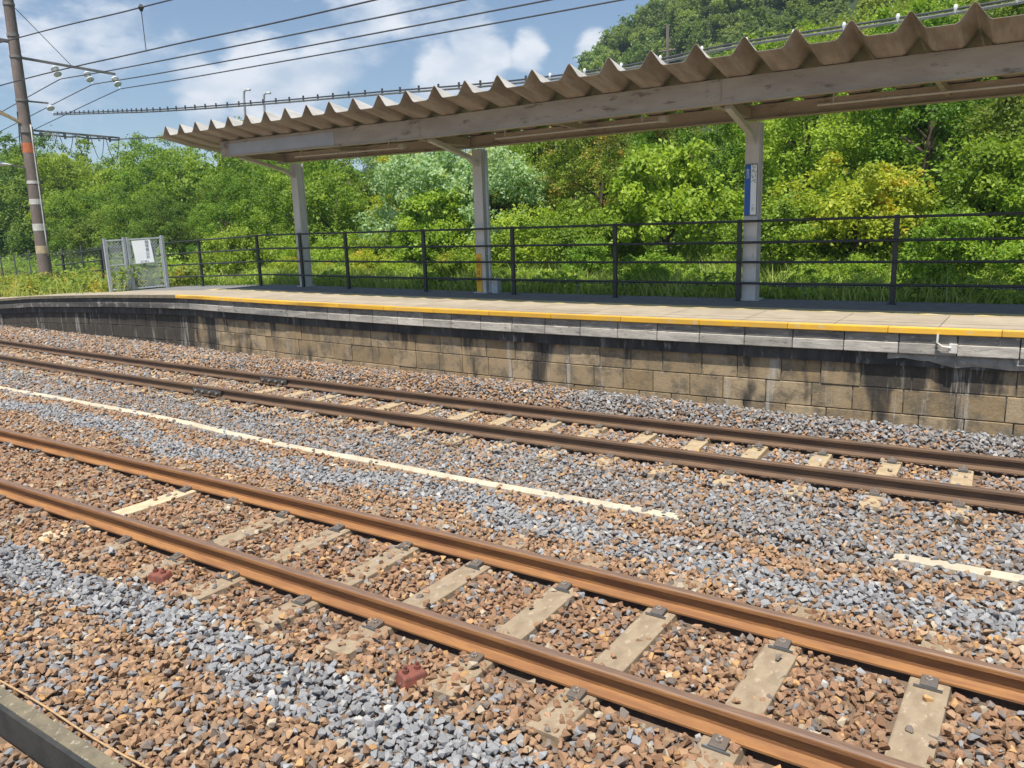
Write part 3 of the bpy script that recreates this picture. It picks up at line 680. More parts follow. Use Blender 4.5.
sg = empty('station_name_sign', (x, y - .118, 2.86), 'narrow upright blue and white station name plate on the right pillar', 'sign')
a = MB(); a.box(-.095, -.005, -.004, .010, -.37, .37); a.build('blue_half', M['signblue'], sg)
a = MB(); a.box(-.004, .085, -.004, .010, -.37, .37); a.build('white_half', M['signwhite'], sg)
a = MB(); a.box(-.098, .089, -.0035, .012, .371, .383); a.box(-.098, .089, -.0035, .012, -.383, -.371); a.box(.086, .092, -.0035, .011, -.37, .37); a.build('rim', M['greyrail'], sg)
text('\n'.join('しんいべ'), .082, M['signtext'], sg, facing(.040, -.0055, .24), space=.95)
text('\n'.join('こだ'), .060, M['signtext'], sg, facing(.040, -.0055, -.27), space=.95)
text('\n'.join('新井辺'), .05, M['signwhite'], sg, facing(-.05, -.0055, .24), space=.95)
x, y, _ = P(-9.15, BF + .17, 0)
sg = empty('caution_sign', (x - .045, y - .118, 1.56), 'tall narrow yellow caution sign with black characters on the middle pillar', 'sign')
a = MB(); a.box(-.062, .062, -.004, .010, -.36, .37); a.build('plate', M['signyellow'], sg)
text('\n'.join('足元注意'), .098, M['signblack'], sg, facing(0, -.0055, .06), space=1.25)

# ------------------------------------------------------------------ mesh gate at the platform end
g0, g1, g2 = Vector((-21.05, 11.55, 1.015)), Vector((-20.75, 11.92, 1.025)), Vector((-20.3, 12.75, 1.045))
gt = empty('mesh_gate', g1, 'light grey wire-mesh gate in two panels at the platform end', 'gate')
def gl(v): return Vector(v) - g1
up = Vector((0, 0, 1.42))
def post(p, name='post', w=.065):
    a = MB(); a.bar(gl(p), gl(p + up), w, w, (1, 0, 0)); return a.build(name, M['galv'], gt)
post(g0); post(g1, w=.06); post(g2, w=.075); dv = (g2 - g1).normalized(); post(g1 + dv * .09, w=.05)
def panel(a0, a1, nm):
    a = MB(); e = Vector((0, 0, .05)); h = Vector((0, 0, 1.36)); w = .035
    a.bar(gl(a0 + e), gl(a1 + e), w, w); a.bar(gl(a0 + h), gl(a1 + h), w, w); a.bar(gl(a0 + e), gl(a0 + h), w, w, (1, 0, 0)); a.bar(gl(a1 + e), gl(a1 + h), w, w, (1, 0, 0)); a.bar(gl(a0 + (e + h) / 2), gl(a1 + (e + h) / 2), .025, .025)
    fr = a.build(nm, M['galv'], gt)
    m_ = MB(); L_ = (a1 - a0).length; d = (a1 - a0) / L_; st = .075; k = -1.4
    while k < L_ + 1.4:
        for s in (1, -1):
            q0 = []; 
            for t_ in np.linspace(0, 1.3, 14):
                u_ = k + s * t_
                if 0 <= u_ <= L_: q0.append(gl(a0 + d * u_ + Vector((0, 0, .05 + t_))))
            if len(q0) >= 2: m_.tube([q0[0], q0[-1]], .0055, 4, cap=False)
        k += st
    m_.build('wire_mesh', M['galv'], fr)
panel(g0 + (g1 - g0) * .08, g0 + (g1 - g0) * .93, 'narrow_panel'); panel(g1 + dv * .12, g2 - dv * .05, 'wide_panel')
yaw = math.atan2(dv.y, dv.x); sp_ = g1 + dv * .44 + Vector((0, 0, 1.0)) + Vector((dv.y, -dv.x, 0)) * .04
sg = empty('notice_board', sp_, 'white notice board with vertical black writing hung on the mesh gate', 'sign', rz=yaw)
a = MB(); a.hexa([(-.21, -.006, -.30), (.25, -.006, -.28), (.25, .006, -.28), (-.21, .006, -.30), (-.26, -.006, .31), (.20, -.006, .33), (.20, .006, .33), (-.26, .006, .31)]); a.build('board', M['signwhite'], sg)
text('\n'.join('関係者以外'), .10, M['signtext'], sg, facing(.11, -.009, .06), space=1.0)
text('立入禁止', .055, M['signtext'], sg, facing(.01, -.009, -.25))

# ------------------------------------------------------------------ catenary pole
px_, py_ = -28.85, 13.62; zb = .55
pole = empty('catenary_pole', (px_, py_, zb), 'tall brown-grey concrete catenary pole with steel arms beyond the gate', 'pole')
def pp(mb, name, mat, par=pole, **kw):
    o = mb.build(name, mat, par, **kw); o.data.transform(Matrix.Translation((-px_, -py_, -zb))); return o
def PC(z): return Vector((px_ + (z - 1) * .012, py_ + (z - 1) * .008, z))
def pr(z): return .215 - (z - .5) * .0062
a = MB(); zs = np.linspace(.3, 12.5, 14); a.tube([PC(z) for z in zs], [pr(z) for z in zs], 20); pp(a, 'shaft', M['pole'], smooth=True)
def band(z0, z1, mat, nm, x=.004):
    a = MB(); a.tube([PC(z0), PC(z1)], [pr(z0) + x, pr(z1) + x], 20); pp(a, nm, mat, smooth=False)
band(5.30, 5.62, M['orange'], 'orange_band'); band(4.30, 4.40, M['tape'], 'plate', .01)
band(3.62, 3.80, M['tape'], 'white_band'); band(2.75, 2.98, M['tape'], 'white_band'); band(1.98, 2.24, M['bandtan'], 'tan_band')
a = MB(); zs = np.linspace(1.9, 6.2, 8); a.tube([PC(z) + Vector((.20, .07, 0)) for z in zs], .022, 8); pp(a, 'riser_pipe', M['tape'], smooth=True)
def arm(z, y0, y1, w=.07, dz=0, nm='arm'):
    a = MB(); p0 = PC(z) + Vector((-.02, y0, 0)); a.bar(p0, PC(z) + Vector((-.02, y1, dz)), w, w); return pp(a, nm, M['armsteel'])
band(8.95, 9.05, M['armsteel'], 'steel_band', .02); band(6.95, 7.02, M['armsteel'], 'steel_band', .02); band(8.30, 8.38, M['armsteel'], 'steel_band', .02); band(9.9, 9.98, M['armsteel'], 'steel_band', .02); band(5.95, 6.15, M['armsteel'], 'steel_band', .03)
ar = arm(8.34, .1, 3.35, .075, -.12, 'cross_arm')
a = MB(); a.tube([PC(9.94) + Vector((0, .1, 0)), PC(8.3) + Vector((0, 1.8, 0))], .012, 6); pp(a, 'stay_rod', M['armsteel'])
arm(8.8, -2.8, -.1, .10, 0, 'feeder_arm'); arm(6.98, .1, .85, .05, 0, 'short_arm')
a = MB(); a.bar(PC(6.2) + Vector((0, -.1, .05)), PC(7.6) + Vector((0, -2.9, 0)), .09, .09); a.bar(PC(6.2) + Vector((0.06, -.1, .05)), PC(7.3) + Vector((0.06, -2.9, 0)), .06, .06); pp(a, 'bracket_strut', M['bandtan'])
INS = [1.15, 2.25, 3.25]
def insulator(top, dirv, n=2, par=pole, s=1.15):
    a = MB(); p = Vector(top); d = Vector(dirv).normalized()
    a.tube([p, p + d * .12 * s], .012, 6)
    q = p + d * .10 * s
    for i in range(n):
        c0 = q + d * (.20 * s) * i; a.tube([c0, c0 + d * .03 * s, c0 + d * .07 * s, c0 + d * .12 * s], [.03 * s, .10 * s, .115 * s, .02 * s], 12)
    e = q + d * .20 * s * n; a.tube([q, e + d * .06], .014, 6); pp(a, 'insulator', M['porcelain'], par=par); return e + d * .06
INSP = [insulator(PC(8.3) + Vector((0, k, -.04 * k)), (.55, .0, -.75)) for k in INS]
SI = insulator(PC(6.95) + Vector((0, .85, 0)), (.55, 0, -.85), 1, s=1.1)
# equipment cluster
a = MB(); a.bar(PC(6.05) + Vector((0, .1, 0)), PC(6.05) + Vector((.05, 3.2, -.06)), .06, .06)
pts0 = [PC(5.95) + Vector((.02, .2 + i * .3, -.03 - .02 * math.sin(i * 2.2))) for i in range(11)]; a.tube(pts0, .03, 6); pp(a, 'equipment_arm', M['armsteel'])
for i in range(7):
    a = MB(); q = PC(6.02) + Vector((0, .45 + i * .4, -.03)); a.tube([q, q + Vector((.02, 0, -.16))], [.05, .035], 8); pp(a, 'small_insulator', M['porcelain'] if i % 2 else M['armsteel'])
a = MB()
for i in range(5):
    q = PC(6.0) + Vector((0, .5 + i * .55, 0)); a.tube([q + Vector((0, .5 * t_, -.9 * math.sin(math.pi * t_) * (.6 + .1 * i))) for t_ in np.linspace(0, 1, 9)], .011, 5)
pp(a, 'jumper_wire', M['wire'])
lp = PC(4.9) + Vector((-.3, -.9, 0))
la = empty('street_lamp', lp, 'white curved lamp shade on a bracket left of the catenary pole', 'lamp')
a = MB(); a.tube([Vector((-.75, -.55, .16)), Vector((-.45, -.3, .17)), Vector((-.1, -.05, .12)), Vector((.35, .25, -.02))], [.08, .20, .24, .05], 12); o = a.build('lamp_shade', M['porcelain'], la, smooth=True); o.scale = (1, 1, .45)
a = MB(); a.bar(Vector((.3, .2, 0)), PC(4.9) - lp + Vector((0, -.1, -.1)), .05, .05); a.build('lamp_arm', M['armsteel'], la)

# ------------------------------------------------------------------ wires
def smooth_path(pts, n=12):
    pts = [Vector(p) for p in pts]; P_ = [pts[0] * 2 - pts[1]] + pts + [pts[-1] * 2 - pts[-2]]; out = []
    for i in range(1, len(P_) - 2):
        for k in range(n):
            t_ = k / n; a_, b_, c_, d_ = P_[i - 1:i + 3]
            out.append(.5 * ((2 * b_) + (-a_ + c_) * t_ + (2 * a_ - 5 * b_ + 4 * c_ - d_) * t_ ** 2 + (-a_ + 3 * b_ - 3 * c_ + d_) * t_ ** 3))
    out.append(pts[-1]); return out
def parab(p0, p1, sag, n=24):
    p0 = Vector(p0); p1 = Vector(p1); return [p0.lerp(p1, t_) - Vector((0, 0, 4 * sag * t_ * (1 - t_))) for t_ in np.linspace(0, 1, n)]
def wire(name, pts, r, label, cat='wire', group=None, mat='wire'):
    root = None; a = MB(); a.tube(pts, r, 5); o = a.build(name, M[mat]); return tag(o, label, cat, group)
WL = ['highest and leftmost', 'middle', 'lowest and rightmost']
for i, ip in enumerate(INSP):
    zt = (6.28, 6.33, 6.38)[i]
    far = P(-7.3, .9 + INS[i], zt); far2 = P(14, .9 + INS[i], zt + .55 - .04 * i)
    pts = smooth_path([ip + Vector((-36, 7, .3)), ip + Vector((-17, 2.4, -.75)), ip], 10)[:-1] + smooth_path([ip, P(-20, 1.0 + INS[i], ip.z - (ip.z - zt) * .62), far, P(2, .9 + INS[i], zt + .02), far2], 10)
    wire('feeder_wire', pts, .016, 'thin dark feeder wire from the cross arm insulators, the %s of three' % WL[i], group='feeder wires from the cross arm')
def K(X, z): return (X, float(F1(X)) + .565, z)
ms = smooth_path([K(-45, 7.0), K(-30, 6.95), K(-17.3, 6.40), K(-13, 6.22), K(-8, 6.1), K(0, 6.2), K(10, 6.6)])
ct = smooth_path([K(-45, 5.75), K(-30, 5.7), K(-18.5, 5.64), K(-13, 5.54), K(-10, 5.47), K(-7.7, 5.44), K(0, 5.42), K(10, 5.4)])
wire('messenger_wire', ms, .012, 'topmost overhead wire in the upper left sky, carrying the dropper'); wire('contact_wire', ct, .012, 'overhead contact wire in the upper left sky, below the dropper')
r_ = empty('dropper', K(-13, 6.22), 'thin vertical dropper linking the two overhead wires at the upper left', 'dropper')
a = MB(); a.tube([(0, 0, 0), (0, 0, -.68)], .007, 5); a.build('rod', M['wire'], r_); a = MB(); a.tube([(0, 0, .05), (0, 0, .0), (0, 0, -.06)], [.02, .05, .02], 8); a.build('clamp', M['wire'], r_)
cpts = [SI, (-23.0, 13.30, 6.02), (-18.71, 12.13, 5.53), (-14.65, 11.64, 5.20), (-10.56, 11.33, 4.93), (-7.8, 11.24, 4.76), (-5.56, 11.22, 4.71), (-3.88, 11.25, 4.79), (-2.08, 11.31, 4.80), (-.69, 11.38, 4.82), (4, 11.7, 4.95)]
sp = smooth_path(cpts, 10)
root = empty('clipped_cable', cpts[2], 'dark cable with many small clips running just above the canopy roof', 'cable'); ofs = -Vector(root.location)
a = MB(); a.tube(sp, .014, 6); o = a.build('messenger', M['wire'], root); o.data.transform(Matrix.Translation(ofs))
a = MB(); a.tube([p + Vector((0, 0, -.045)) for p in sp], .018, 6); o = a.build('cable', M['greyrail'], root); o.data.transform(Matrix.Translation(ofs))
cum = [0]
for p, q in zip(sp[:-1], sp[1:]): cum.append(cum[-1] + (q - p).length)
def along(s):
    i = max(0, min(len(sp) - 2, int(np.searchsorted(cum, s)) - 1)); return sp[i].lerp(sp[i + 1], (s - cum[i]) / (cum[i + 1] - cum[i]))
a = MB(); a.box(-.014, .014, -.012, .012, -.065, .055); cl0 = a.build('clip', M['wire'], root); cl0.location = along(.5) + ofs
s = 1.0
while s < cum[-1]:
    p = along(s)
    if p.x < -7.0: c = cl0.copy(); COL.objects.link(c); c.parent = root; c.location = p + ofs; s += .46
    else:
        a = MB(); a.tube([(0, 0, .05), (0, 0, .02), (0, 0, -.05)], [.014, .026, .018], 8); c = a.build('spacer', M['porcelain'], root, smooth=True); c.location = p + ofs; s += .62
wire('signal_wire', smooth_path([PC(6.0) + Vector((0, 3.2, -.05)), P(-20, 4.8, 5.25), P(-12, 5.0, 4.6), P(0, 5.2, 4.5)]), .02, 'dark low wire from the equipment arm passing behind the roof end')
wire('back_wire', smooth_path([PC(6.6) + Vector((0, -.2, 0)), PC(6.3) + Vector((-9, 4, -.4)), PC(7) + Vector((-24, 12, .6))]), .02, 'sagging dark wire left of the catenary pole below the struts')

# wire fence beyond the platform end
wf = empty('wire_fence', (-33, 15.9, 0.2), 'thin grey-green wire mesh fence in the weeds behind the pole', 'fence')
A0 = Vector((-44, 17.6, .1)); A1 = Vector((-23.5, 14.4, .8)); d = A1 - A0
a = MB(); off = -Vector(wf.location)
for k in range(6): a.tube([A0 + off + Vector((0, 0, .25 + k * .24)), A1 + off + Vector((0, 0, .25 + k * .24))], .008, 4)
for k in range(150):
    q = A0 + d * (k / 149) + off; a.tube([q + Vector((0, 0, .1)), q + Vector((0, 0, 1.5))], .005, 4, cap=False)
a.build('mesh_panel', M['greyrail'], wf)
for k in range(11):
    q = A0 + d * (k / 10) + off; a = MB(); a.tube([q, q + Vector((0, 0, 1.6))], .03, 8); a.build('post', M['greyrail'], wf)
# slim grey frame with white flower heads above the gate
# ------------------------------------------------------------------ foliage
def leaves(n_cl, per, rx, ry, rz, cr_, leaf, seed, lowcut=-.75, flat=.8, droop=.25, top=1.0, shoot=.5):
    g = np.random.default_rng(seed)
    d = g.normal(0, 1, (n_cl * 3, 3)); d /= np.linalg.norm(d, axis=1)[:, None]; d = d[d[:, 2] > lowcut][:n_cl]; n_cl = len(d)
    rr = g.uniform(.28, 1.12, n_cl) ** .6
    # irregular outline
    ph = g.uniform(0, 6.28, 6); lob = 1 + .16 * np.sin(3 * np.arctan2(d[:, 1], d[:, 0]) + ph[0]) + .12 * np.sin(5 * d[:, 2] * 2 + ph[1]) + .10 * np.sin(7 * d[:, 0] + ph[2])
    C = d * (rr * lob)[:, None] * [rx, ry, rz]
    csz = cr_ * g.uniform(.6, 1.35, n_cl)
    ci = np.repeat(np.arange(n_cl), per); N = len(ci)
    e = g.normal(0, 1, (N, 3)); e /= np.linalg.norm(e, axis=1)[:, None]
    e = e + d[ci] * .45 + [0, 0, .35]; e /= np.linalg.norm(e, axis=1)[:, None]
    # a good part of the leaves sit along shoots that stick out of each clump
    nsp = 7; sd_ = g.normal(0, 1, (n_cl, nsp, 3)) + d[:, None, :] * .9 + [0, 0, .55]; sd_ /= np.linalg.norm(sd_, axis=2)[:, :, None]; slen = g.uniform(.7, 1.9, (n_cl, nsp))
    pick = g.integers(0, nsp, N); sh = g.uniform(0, 1, N) < shoot
    q = g.uniform(.25, 1, N); sv = sd_[ci, pick] * (slen[ci, pick] * csz[ci] * q)[:, None]; sv[:, 2] -= (q * q * slen[ci, pick] * csz[ci] * .28)
    sv += g.normal(0, 1, (N, 3)) * (leaf * .55)
    pos = C[ci] + np.where(sh[:, None], sv, e * (csz[ci] * g.uniform(.55, 1.0, N) ** .7)[:, None] * [1, 1, flat])
    nrm = e * .55 + g.normal(0, .45, (N, 3)) + [0, 0, .55]; nrm /= np.linalg.norm(nrm, axis=1)[:, None]
    t = g.normal(0, 1, (N, 3)); t -= nrm * (t * nrm).sum(1)[:, None]; t /= np.linalg.norm(t, axis=1)[:, None]; t[:, 2] -= droop; t /= np.linalg.norm(t, axis=1)[:, None]
    b = np.cross(nrm, t); b /= np.linalg.norm(b, axis=1)[:, None]
    Ls = (leaf * g.uniform(.65, 1.35, N))[:, None]
    v = np.stack([pos - t * Ls * .5, pos + b * Ls * .30 + t * Ls * .05, pos + t * Ls * .5 - nrm * Ls * .08, pos - b * Ls * .30 + t * Ls * .05], 1)
    tone = np.clip(g.uniform(.05, .75, N) + (g.uniform(-.2, .3, n_cl))[ci], 0, 1)
    return v.reshape(-1, 3), tone, C
def leaf_mesh(name, v, tone, mat):
    me = bpy.data.meshes.new(name); n = len(v) // 4
    me.vertices.add(len(v)); me.vertices.foreach_set('co', v.astype(np.float32).ravel()); me.loops.add(len(v)); me.loops.foreach_set('vertex_index', np.arange(len(v), dtype=np.int32))
    me.polygons.add(n); me.polygons.foreach_set('loop_start', np.arange(0, len(v), 4, dtype=np.int32)); me.polygons.foreach_set('loop_total', np.full(n, 4, np.int32))
    a = me.attributes.new('tone', 'FLOAT', 'FACE'); a.data.foreach_set('value', tone.astype(np.float32)); me.materials.append(mat); me.update(); me.validate(); return me
def trunk_mesh(h0, C, seed, r=.11, n_limb=9):
    g = random.Random(seed); a = MB(); top = Vector((g.uniform(-.15, .15), g.uniform(-.15, .15), h0))
    a.tube([(0, 0, -.4), (top.x * .4, top.y * .3, h0 * .35), (top.x * .8, top.y, h0 * .75), top], [r * 1.25, r, r * .8, r * .6], 8)
    for i in range(n_limb):
        c = Vector(C[g.randrange(len(C))]); z0 = g.uniform(.35, .95) * h0; s = Vector((top.x * z0 / h0, top.y * z0 / h0, z0)); e = c
        m_ = s.lerp(e, .5) + Vector((g.uniform(-.1, .1), g.uniform(-.1, .1), .1)); a.tube([s, m_, e], [r * .45, r * .28, r * .08], 5)
    return a
KINDS = {}
def make_kind(key, nm, n_cl, per, rx, ry, rz, crr, leaf, seed, trunk_h, lowcut=-.75, **kw):
    v, tone, C = leaves(n_cl, per, rx, ry, rz, crr, leaf, seed, lowcut, **kw)
    zc = rz * .95 + (trunk_h - rz * .95 if trunk_h > rz else 0)
    v[:, 2] += zc; C = C + [0, 0, zc]
    me = leaf_mesh(nm, v, tone, L['mid']); tm = trunk_mesh(zc, C, seed, r=.05 + .03 * rz)
    tm = tm.build('trunk', M['trunk'], smooth=True); tmm = tm.data; bpy.data.objects.remove(tm)
    KINDS[key] = (me, tmm)
make_kind('treeA', 'crown', 105, 235, 2.1, 2.0, 2.5, .46, .105, 1, 2.6)
make_kind('treeB', 'crown', 95, 210, 1.9, 2.0, 2.2, .50, .125, 2, 2.4, droop=.5)
make_kind('treeC', 'crown', 120, 240, 2.4, 2.2, 2.6, .42, .090, 3, 2.9)
make_kind('treeD', 'crown', 85, 220, 1.7, 1.8, 2.8, .46, .11, 4, 2.9, droop=.4)
make_kind('shrubA', 'foliage', 75, 210, 1.35, 1.1, 1.0, .34, .085, 5, .8, lowcut=-.35)
make_kind('shrubB', 'foliage', 65, 190, 1.2, 1.1, 1.25, .32, .105, 6, 1.0, lowcut=-.4, droop=.5)
make_kind('shrubC', 'foliage', 85, 180, 1.6, 1.1, .8, .28, .07, 7, .6, lowcut=-.3)
KH = {'treeA': 5.0, 'treeB': 4.5, 'treeC': 5.3, 'treeD': 5.5, 'shrubA': 2.0, 'shrubB': 2.4, 'shrubC': 1.5}
ELB = [-80, -68, -63, -60.5, -57, -50, -46, -36, -32, -29, -20, -10, 0, 30]; ELV = [6.0, 5.8, 5.2, 4.4, 6.0, 6.2, 5.2, 5.5, 6.5, 8, 10.0, 12, 13, 16]   # how high the tree line stands, by compass bearing
def plant(kind, X, Y, s, mat, name, cat, label, group, sz=None, fill=False):
    z = float(T(X, Y)) - .08
    if 'tree' in kind:
        top = CAM_H + math.hypot(X, Y) * math.tan(R(float(np.interp(math.degrees(math.atan2(X, Y)), ELB, ELV)))); mxs = (top - z) / KH[kind]
        if fill: s = mxs * random.uniform(.85, 1.0)
        s = max(.45, min(s, mxs * random.uniform(.85, 1.02), 1.9)); sz = 1.0
    cm, tm = KINDS[kind]; r = empty(name, (X, Y, z), label, cat, group, rz=random.uniform(0, 6.28)); r.scale = (s, s, s * (sz or random.uniform(.9, 1.1)))
    c = bpy.data.objects.new(cm.name.split('.')[0], cm); COL.objects.link(c); c.parent = r; c.material_slots[0].link = 'OBJECT'; c.material_slots[0].material = L[mat]
    t_ = bpy.data.objects.new('trunk' if 'tree' in kind else 'stem', tm); COL.objects.link(t_); t_.parent = r
WORD = {'mid': 'mid-green', 'dark': 'dark green', 'bright': 'bright yellow-green', 'yellow': 'green tree with yellow leaf tips', 'orange': 'green tree with orange-tipped leaves', 'pale': 'silvery pale green', 'olive': 'dull olive green'}
def row(specs, name, cat, where, group, fill=False):
    cnt = len(specs)
    for i, (X, c, s, kind, mat) in enumerate(specs):
        Y = float(ED(X)) + c
        w = {'mid': 'mid-green', 'dark': 'dark green', 'bright': 'bright yellow-green', 'yellow': 'yellow-tipped green', 'orange': 'orange-tipped green', 'pale': 'silvery pale green', 'olive': 'dull olive'}[mat]
        plant(kind, X, Y, s, mat, name, cat, '%s %s, %s from the left in %s' % (w, cat, ORD[i + 1], where), group, fill=fill and X < -13)
rg = random.Random(11)
tall = lambda X: 1
def mk(x0, x1, step, c0, c1, s0, s1, kinds, mats):
    out = []; X = x0
    while X < x1:
        mm = mats(X) if callable(mats) else mats
        out.append((X + rg.uniform(-.3, .3), rg.uniform(c0, c1), rg.uniform(s0, s1) * tall(X), rg.choice(kinds), rg.choice(mm))); X += step * rg.uniform(.85, 1.15)
    return out
def m_low(X):
    if X < -20: return ['mid', 'mid', 'weed' if 0 else 'bright', 'dark']
    if X < -9: return ['bright', 'mid', 'yellow']
    if X < -4: return ['mid', 'bright', 'orange']
    return ['bright', 'bright', 'yellow', 'mid']
row(mk(-19.5, 4.5, 1.7, 3.9, 4.7, .42, .62, ['shrubA', 'shrubB', 'shrubC'], lambda X: ['bright', 'mid', 'yellow'] if X < -8 else ['bright', 'bright', 'mid']), 'low_shrub', 'low shrub', 'the row right against the railing', 'low shrubs right against the railing')
row(mk(-23, 6, 2.0, 5.4, 6.4, .75, 1.05, ['shrubA', 'shrubB', 'shrubC'], m_low), 'shrub', 'shrub', 'the front row behind the railing', 'front row shrubs behind the railing')
def m_mid(X):
    if -3.5 < X < 1: return ['dark', 'olive', 'mid']
    if X < -24: return ['mid', 'dark', 'dark']
    if X < -17: return ['yellow', 'mid', 'mid']
    if X < -13: return ['yellow', 'orange', 'yellow']
    if X < -7: return ['mid', 'olive', 'mid', 'orange']
    return ['bright', 'mid', 'bright', 'yellow']
row(mk(-40, 9, 2.5, 8.0, 9.6, .62, .80, ['treeA', 'treeB', 'treeD', 'treeC'], m_mid), 'tree', 'tree', 'the nearest tree row behind the platform', 'nearest row of trees behind the platform')
tall = lambda X: 1.28 if X < -22 else (1.1 if X < -12 else 1)
def m_far(X):
    if X < -30: return ['dark', 'mid']
    if X < -20: return ['mid', 'dark']
    if X < -15: return ['dark', 'mid']
    if X < -6: return ['dark', 'mid', 'olive']
    return ['mid', 'dark', 'bright']
row(mk(-58, 12, 3.0, 11.5, 13.5, .85, 1.1, ['treeA', 'treeC', 'treeD', 'treeB'], m_far), 'tree', 'tree', 'the middle tree row behind the platform', 'middle row of trees behind the platform', fill=True)
row(mk(-70, 16, 3.8, 16.0, 18.5, 1.0, 1.35, ['treeA', 'treeC', 'treeB'], lambda X: ['dark', 'mid'] if X < -10 else ['olive', 'mid', 'dark']), 'tree', 'tree', 'the back tree row behind the platform', 'back row of trees behind the platform', fill=True)
row(mk(-12, 20, 3.6, 21.5, 23.5, 1.1, 1.4, ['treeA', 'treeC'], ['mid', 'dark', 'bright']), 'tree', 'tree', 'the highest row on the slope', 'upper slope trees')
# singular plants
plant('treeB', -13.9, 16.9, 1.05, 'pale', 'tree', 'tree', 'tree with large silvery whitish-green leaves behind the middle pillar', None)
plant('treeB', -12.2, 17.0, .9, 'pale', 'tree', 'tree', 'silvery whitish-green leafed tree seen just right of the middle pillar', None)
plant('shrubB', -22.6, 13.4, .42, 'pale', 'flowering_shrub', 'shrub', 'small whitish flowering shrub poking up just behind the mesh gate', None)
# far forests: scattered crowns
def far_proto(k):
    v, tone, C = leaves(46, 46, 2.6, 2.6, 2.4, .85, .50, 50 + k, -.4)
    v[:, 2] += 2.2; o = bpy.data.objects.new('far_crown', leaf_mesh('far_crown', v, tone, L['forest'])); return o
def mid_proto(k):
    v, tone, C = leaves(85, 85, 2.5, 2.5, 2.2, .62, .27, 70 + k, -.4)
    v[:, 2] += 2.2; o = bpy.data.objects.new('ridge_crown', leaf_mesh('ridge_crown', v, tone, L['forest'])); return o
def forest(name, label, x0, x1, y0, y1, step, protos, colA, colB, s0, s1, cond=None):
    nx = int((x1 - x0) / step); ny = int((y1 - y0) / step)
    g = np.stack(np.meshgrid(np.arange(nx), np.arange(ny), indexing='ij'), -1).reshape(-1, 2) * step + (x0, y0) + RNG.uniform(-.42, .42, (nx * ny, 2)) * step
    if cond is not None: g = g[cond(g[:, 0], g[:, 1])]
    n = len(g); z = T(g[:, 0], g[:, 1]) - .3; s = RNG.uniform(s0, s1, (n, 1)) * np.ones((1, 3)) * RNG.uniform(.9, 1.15, (n, 3)); v = RNG.uniform(0, 1, (n, 1)) ** 1.5
    col = (np.array(colA) * (1 - v) + np.array(colB) * v) * RNG.uniform(.75, 1.2, (n, 1)); col = np.concatenate([col, np.ones((n, 1))], 1)
    rot = np.zeros((n, 3)); rot[:, 2] = RNG.uniform(0, 6.28, n); rot[:, :2] = RNG.normal(0, .12, (n, 2))
    o = scatter(name, np.concatenate([g, z[:, None]], 1), rot, s, col, RNG.integers(0, len(protos), n), protos); tag(o, label, 'forest', kind='stuff'); print(name, n)
mp_ = [mid_proto(i) for i in range(4)]; fp_ = [far_proto(i) for i in range(4)]
forest('ridge_forest', 'light green treetops massed on the ridge just behind the canopy roof', -17, 32, 40, 66, 2.4, mp_, (.18, .29, .045), (.38, .47, .09), .5, .85)
def _vis(X, Y):
    b = np.degrees(np.arctan2(X, Y)); return (b > -44) & (b < 22)
forest('hillside_forest', 'dense green forest covering the steep hill behind the station', -108, 50, 68, 185, 2.9, fp_, (.17, .27, .07), (.34, .45, .12), .48, .78, _vis)
def _left(X, Y):
    b = np.degrees(np.arctan2(X, Y)); return (b < -40) & (b > -80)
forest('lowland_forest', 'green tree belt in the distance beyond the platform end', -120, -40, 32, 80, 4.6, fp_, (.045, .095, .03), (.10, .17, .04), .55, .8, _left)
forest('far_hill_forest', 'hazy blue-green forest on the far hill beyond the pole', -420, -150, 150, 420, 9.5, fp_, (.045, .095, .03), (.10, .17, .04), 1.6, 2.4, _left)

# grass and weeds
def grass(name, label, n, x0, x1, c0, c1, h0, h1, mat, w=.012, seed=3, lean=.35):
    g = np.random.default_rng(seed); X = g.uniform(x0, x1, n); c = g.uniform(c0, c1, n)
    tuft = np.sin(X * 3.1 + c * 2) * np.sin(X * 1.3 - c * 3.3); keep = g.uniform(-1, 1, n) < tuft + .75; X, c = X[keep], c[keep]; n = len(X)
    Y = ED(X) + c; Z = T(X, Y) - .03; h = g.uniform(h0, h1, n) * (1 + .3 * tuft[keep]); a = g.uniform(0, 6.28, n); ln = h * g.uniform(.1, lean * 2, n); a2 = g.uniform(0, 6.28, n)
    b = np.stack([X, Y, Z], 1); dx = np.stack([np.cos(a) * w, np.sin(a) * w, 0 * a], 1); d2 = np.stack([np.cos(a2) * ln, np.sin(a2) * ln, h], 1)
    mid = b + d2 * [.35, .35, .6]; tip = b + d2
    v = np.stack([b - dx, b + dx, mid + dx * .8, mid - dx * .8, mid - dx * .8, mid + dx * .8, tip + dx * .1, tip - dx * .1], 1).reshape(-1, 3)
    me = leaf_mesh(name, v, np.repeat(g.uniform(0, 1, n), 2), L[mat]); o = bpy.data.objects.new(name, me); COL.objects.link(o); tag(o, label, 'grass', kind='stuff')
grass('grass', 'tall light green grass growing behind the railing', 30000, -19, 5, 2.9, 5.6, .25, .62, 'grass')
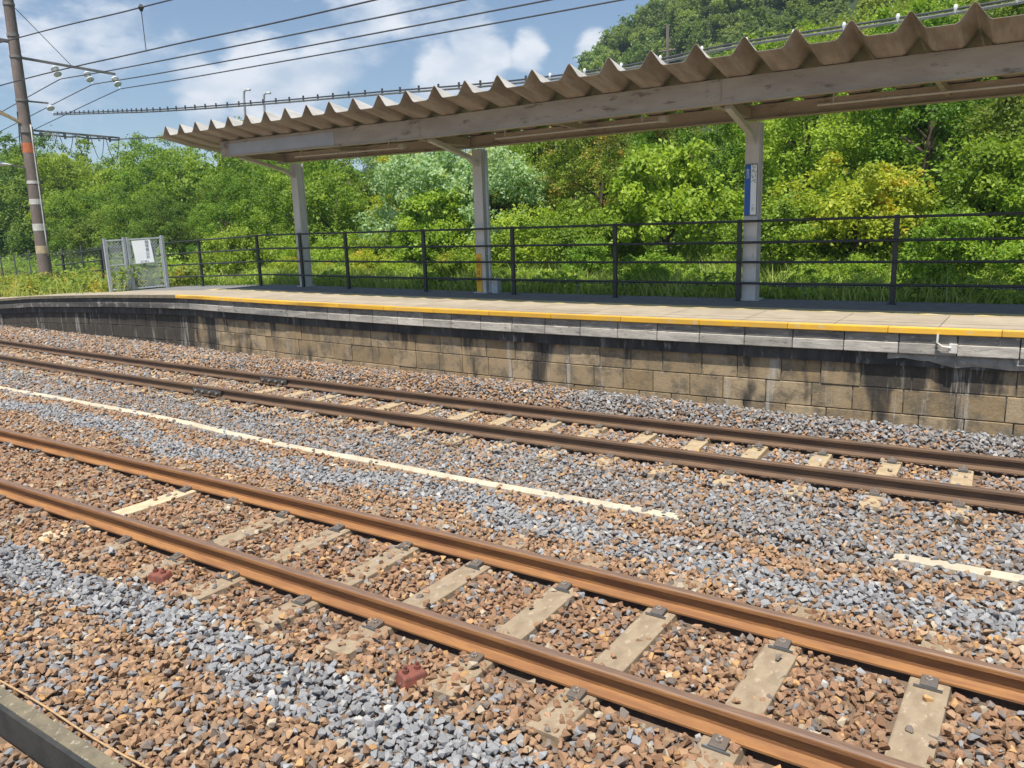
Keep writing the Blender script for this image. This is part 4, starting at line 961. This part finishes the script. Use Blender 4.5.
def weeds(name, label, n, x0, x1, c0, c1, hmax, leaf, mat, seed):
    g = np.random.default_rng(seed); X = g.uniform(x0, x1, n); c = g.uniform(c0, c1, n); Y = ED(X) + c
    hh = hmax * (.45 + .55 * np.abs(np.sin(X * 1.9 + 1.3 * np.sin(c * 2.2)) * np.cos(c * 1.4 + X))); Z = T(X, Y) + g.uniform(0, 1, n) ** .6 * hh
    nrm = g.normal(0, .5, (n, 3)) + [0, -.2, .8]; nrm /= np.linalg.norm(nrm, axis=1)[:, None]; t = g.normal(0, 1, (n, 3)); t -= nrm * (t * nrm).sum(1)[:, None]; t /= np.linalg.norm(t, axis=1)[:, None]; b = np.cross(nrm, t)
    p = np.stack([X, Y, Z], 1); Ls = (leaf * g.uniform(.6, 1.4, n))[:, None]
    v = np.stack([p - t * Ls * .5, p + b * Ls * .32, p + t * Ls * .5, p - b * Ls * .32], 1).reshape(-1, 3)
    me = leaf_mesh(name, v, g.uniform(0, 1, n), L[mat]); o = bpy.data.objects.new(name, me); COL.objects.link(o); tag(o, label, 'weeds', kind='stuff')
weeds('weeds', 'yellow-green weeds covering the ground beyond the platform ramp', 110000, -48, -20.6, 1.0, 8.5, .95, .12, 'weed', 21)
weeds('ground_cover', 'bright leafy ground cover among the grass behind the railing', 80000, -20, 6, 2.95, 7.0, .60, .085, 'bright', 22)
weeds('undergrowth', 'dark green undergrowth between the trees behind the platform', 110000, -60, 12, 6.0, 15, 1.5, .13, 'bright', 23)
grass('meadow_grass', 'long pale grass among the weeds beyond the platform ramp', 7000, -46, -20.5, .5, 7, .3, .8, 'grass', seed=8)

a = MB(); tz = float(T(-35.5, 82)); a.tube([(0, 0, -1), (0, 0, 16)], .16, 6); a.tube([(-.9, 0, 13.5), (.9, 0, 13.5)], .08, 5); o = a.build('hill_mast', M['pole'], loc=(-35.5, 82, tz)); tag(o, 'slender mast standing among the trees on the hill above the canopy', 'mast')
# ------------------------------------------------------------------ haze
hz = MB(); hz.box(-600, 420, -610, 640, -3, 130); ho = hz.build('haze', None); hm = bpy.data.materials.new('haze'); hm.use_nodes = True; t = hm.node_tree; t.nodes.clear()
pv = nn(t, 'ShaderNodeVolumePrincipled'); pv.inputs['Density'].default_value = .0007; pv.inputs['Color'].default_value = (.62, .80, 1, 1); pv.inputs['Anisotropy'].default_value = .2
out = nn(t, 'ShaderNodeOutputMaterial'); t.links.new(pv.outputs[0], out.inputs['Volume']); ho.data.materials.append(hm); tag(ho, 'pale daylight haze', 'haze', kind='stuff')
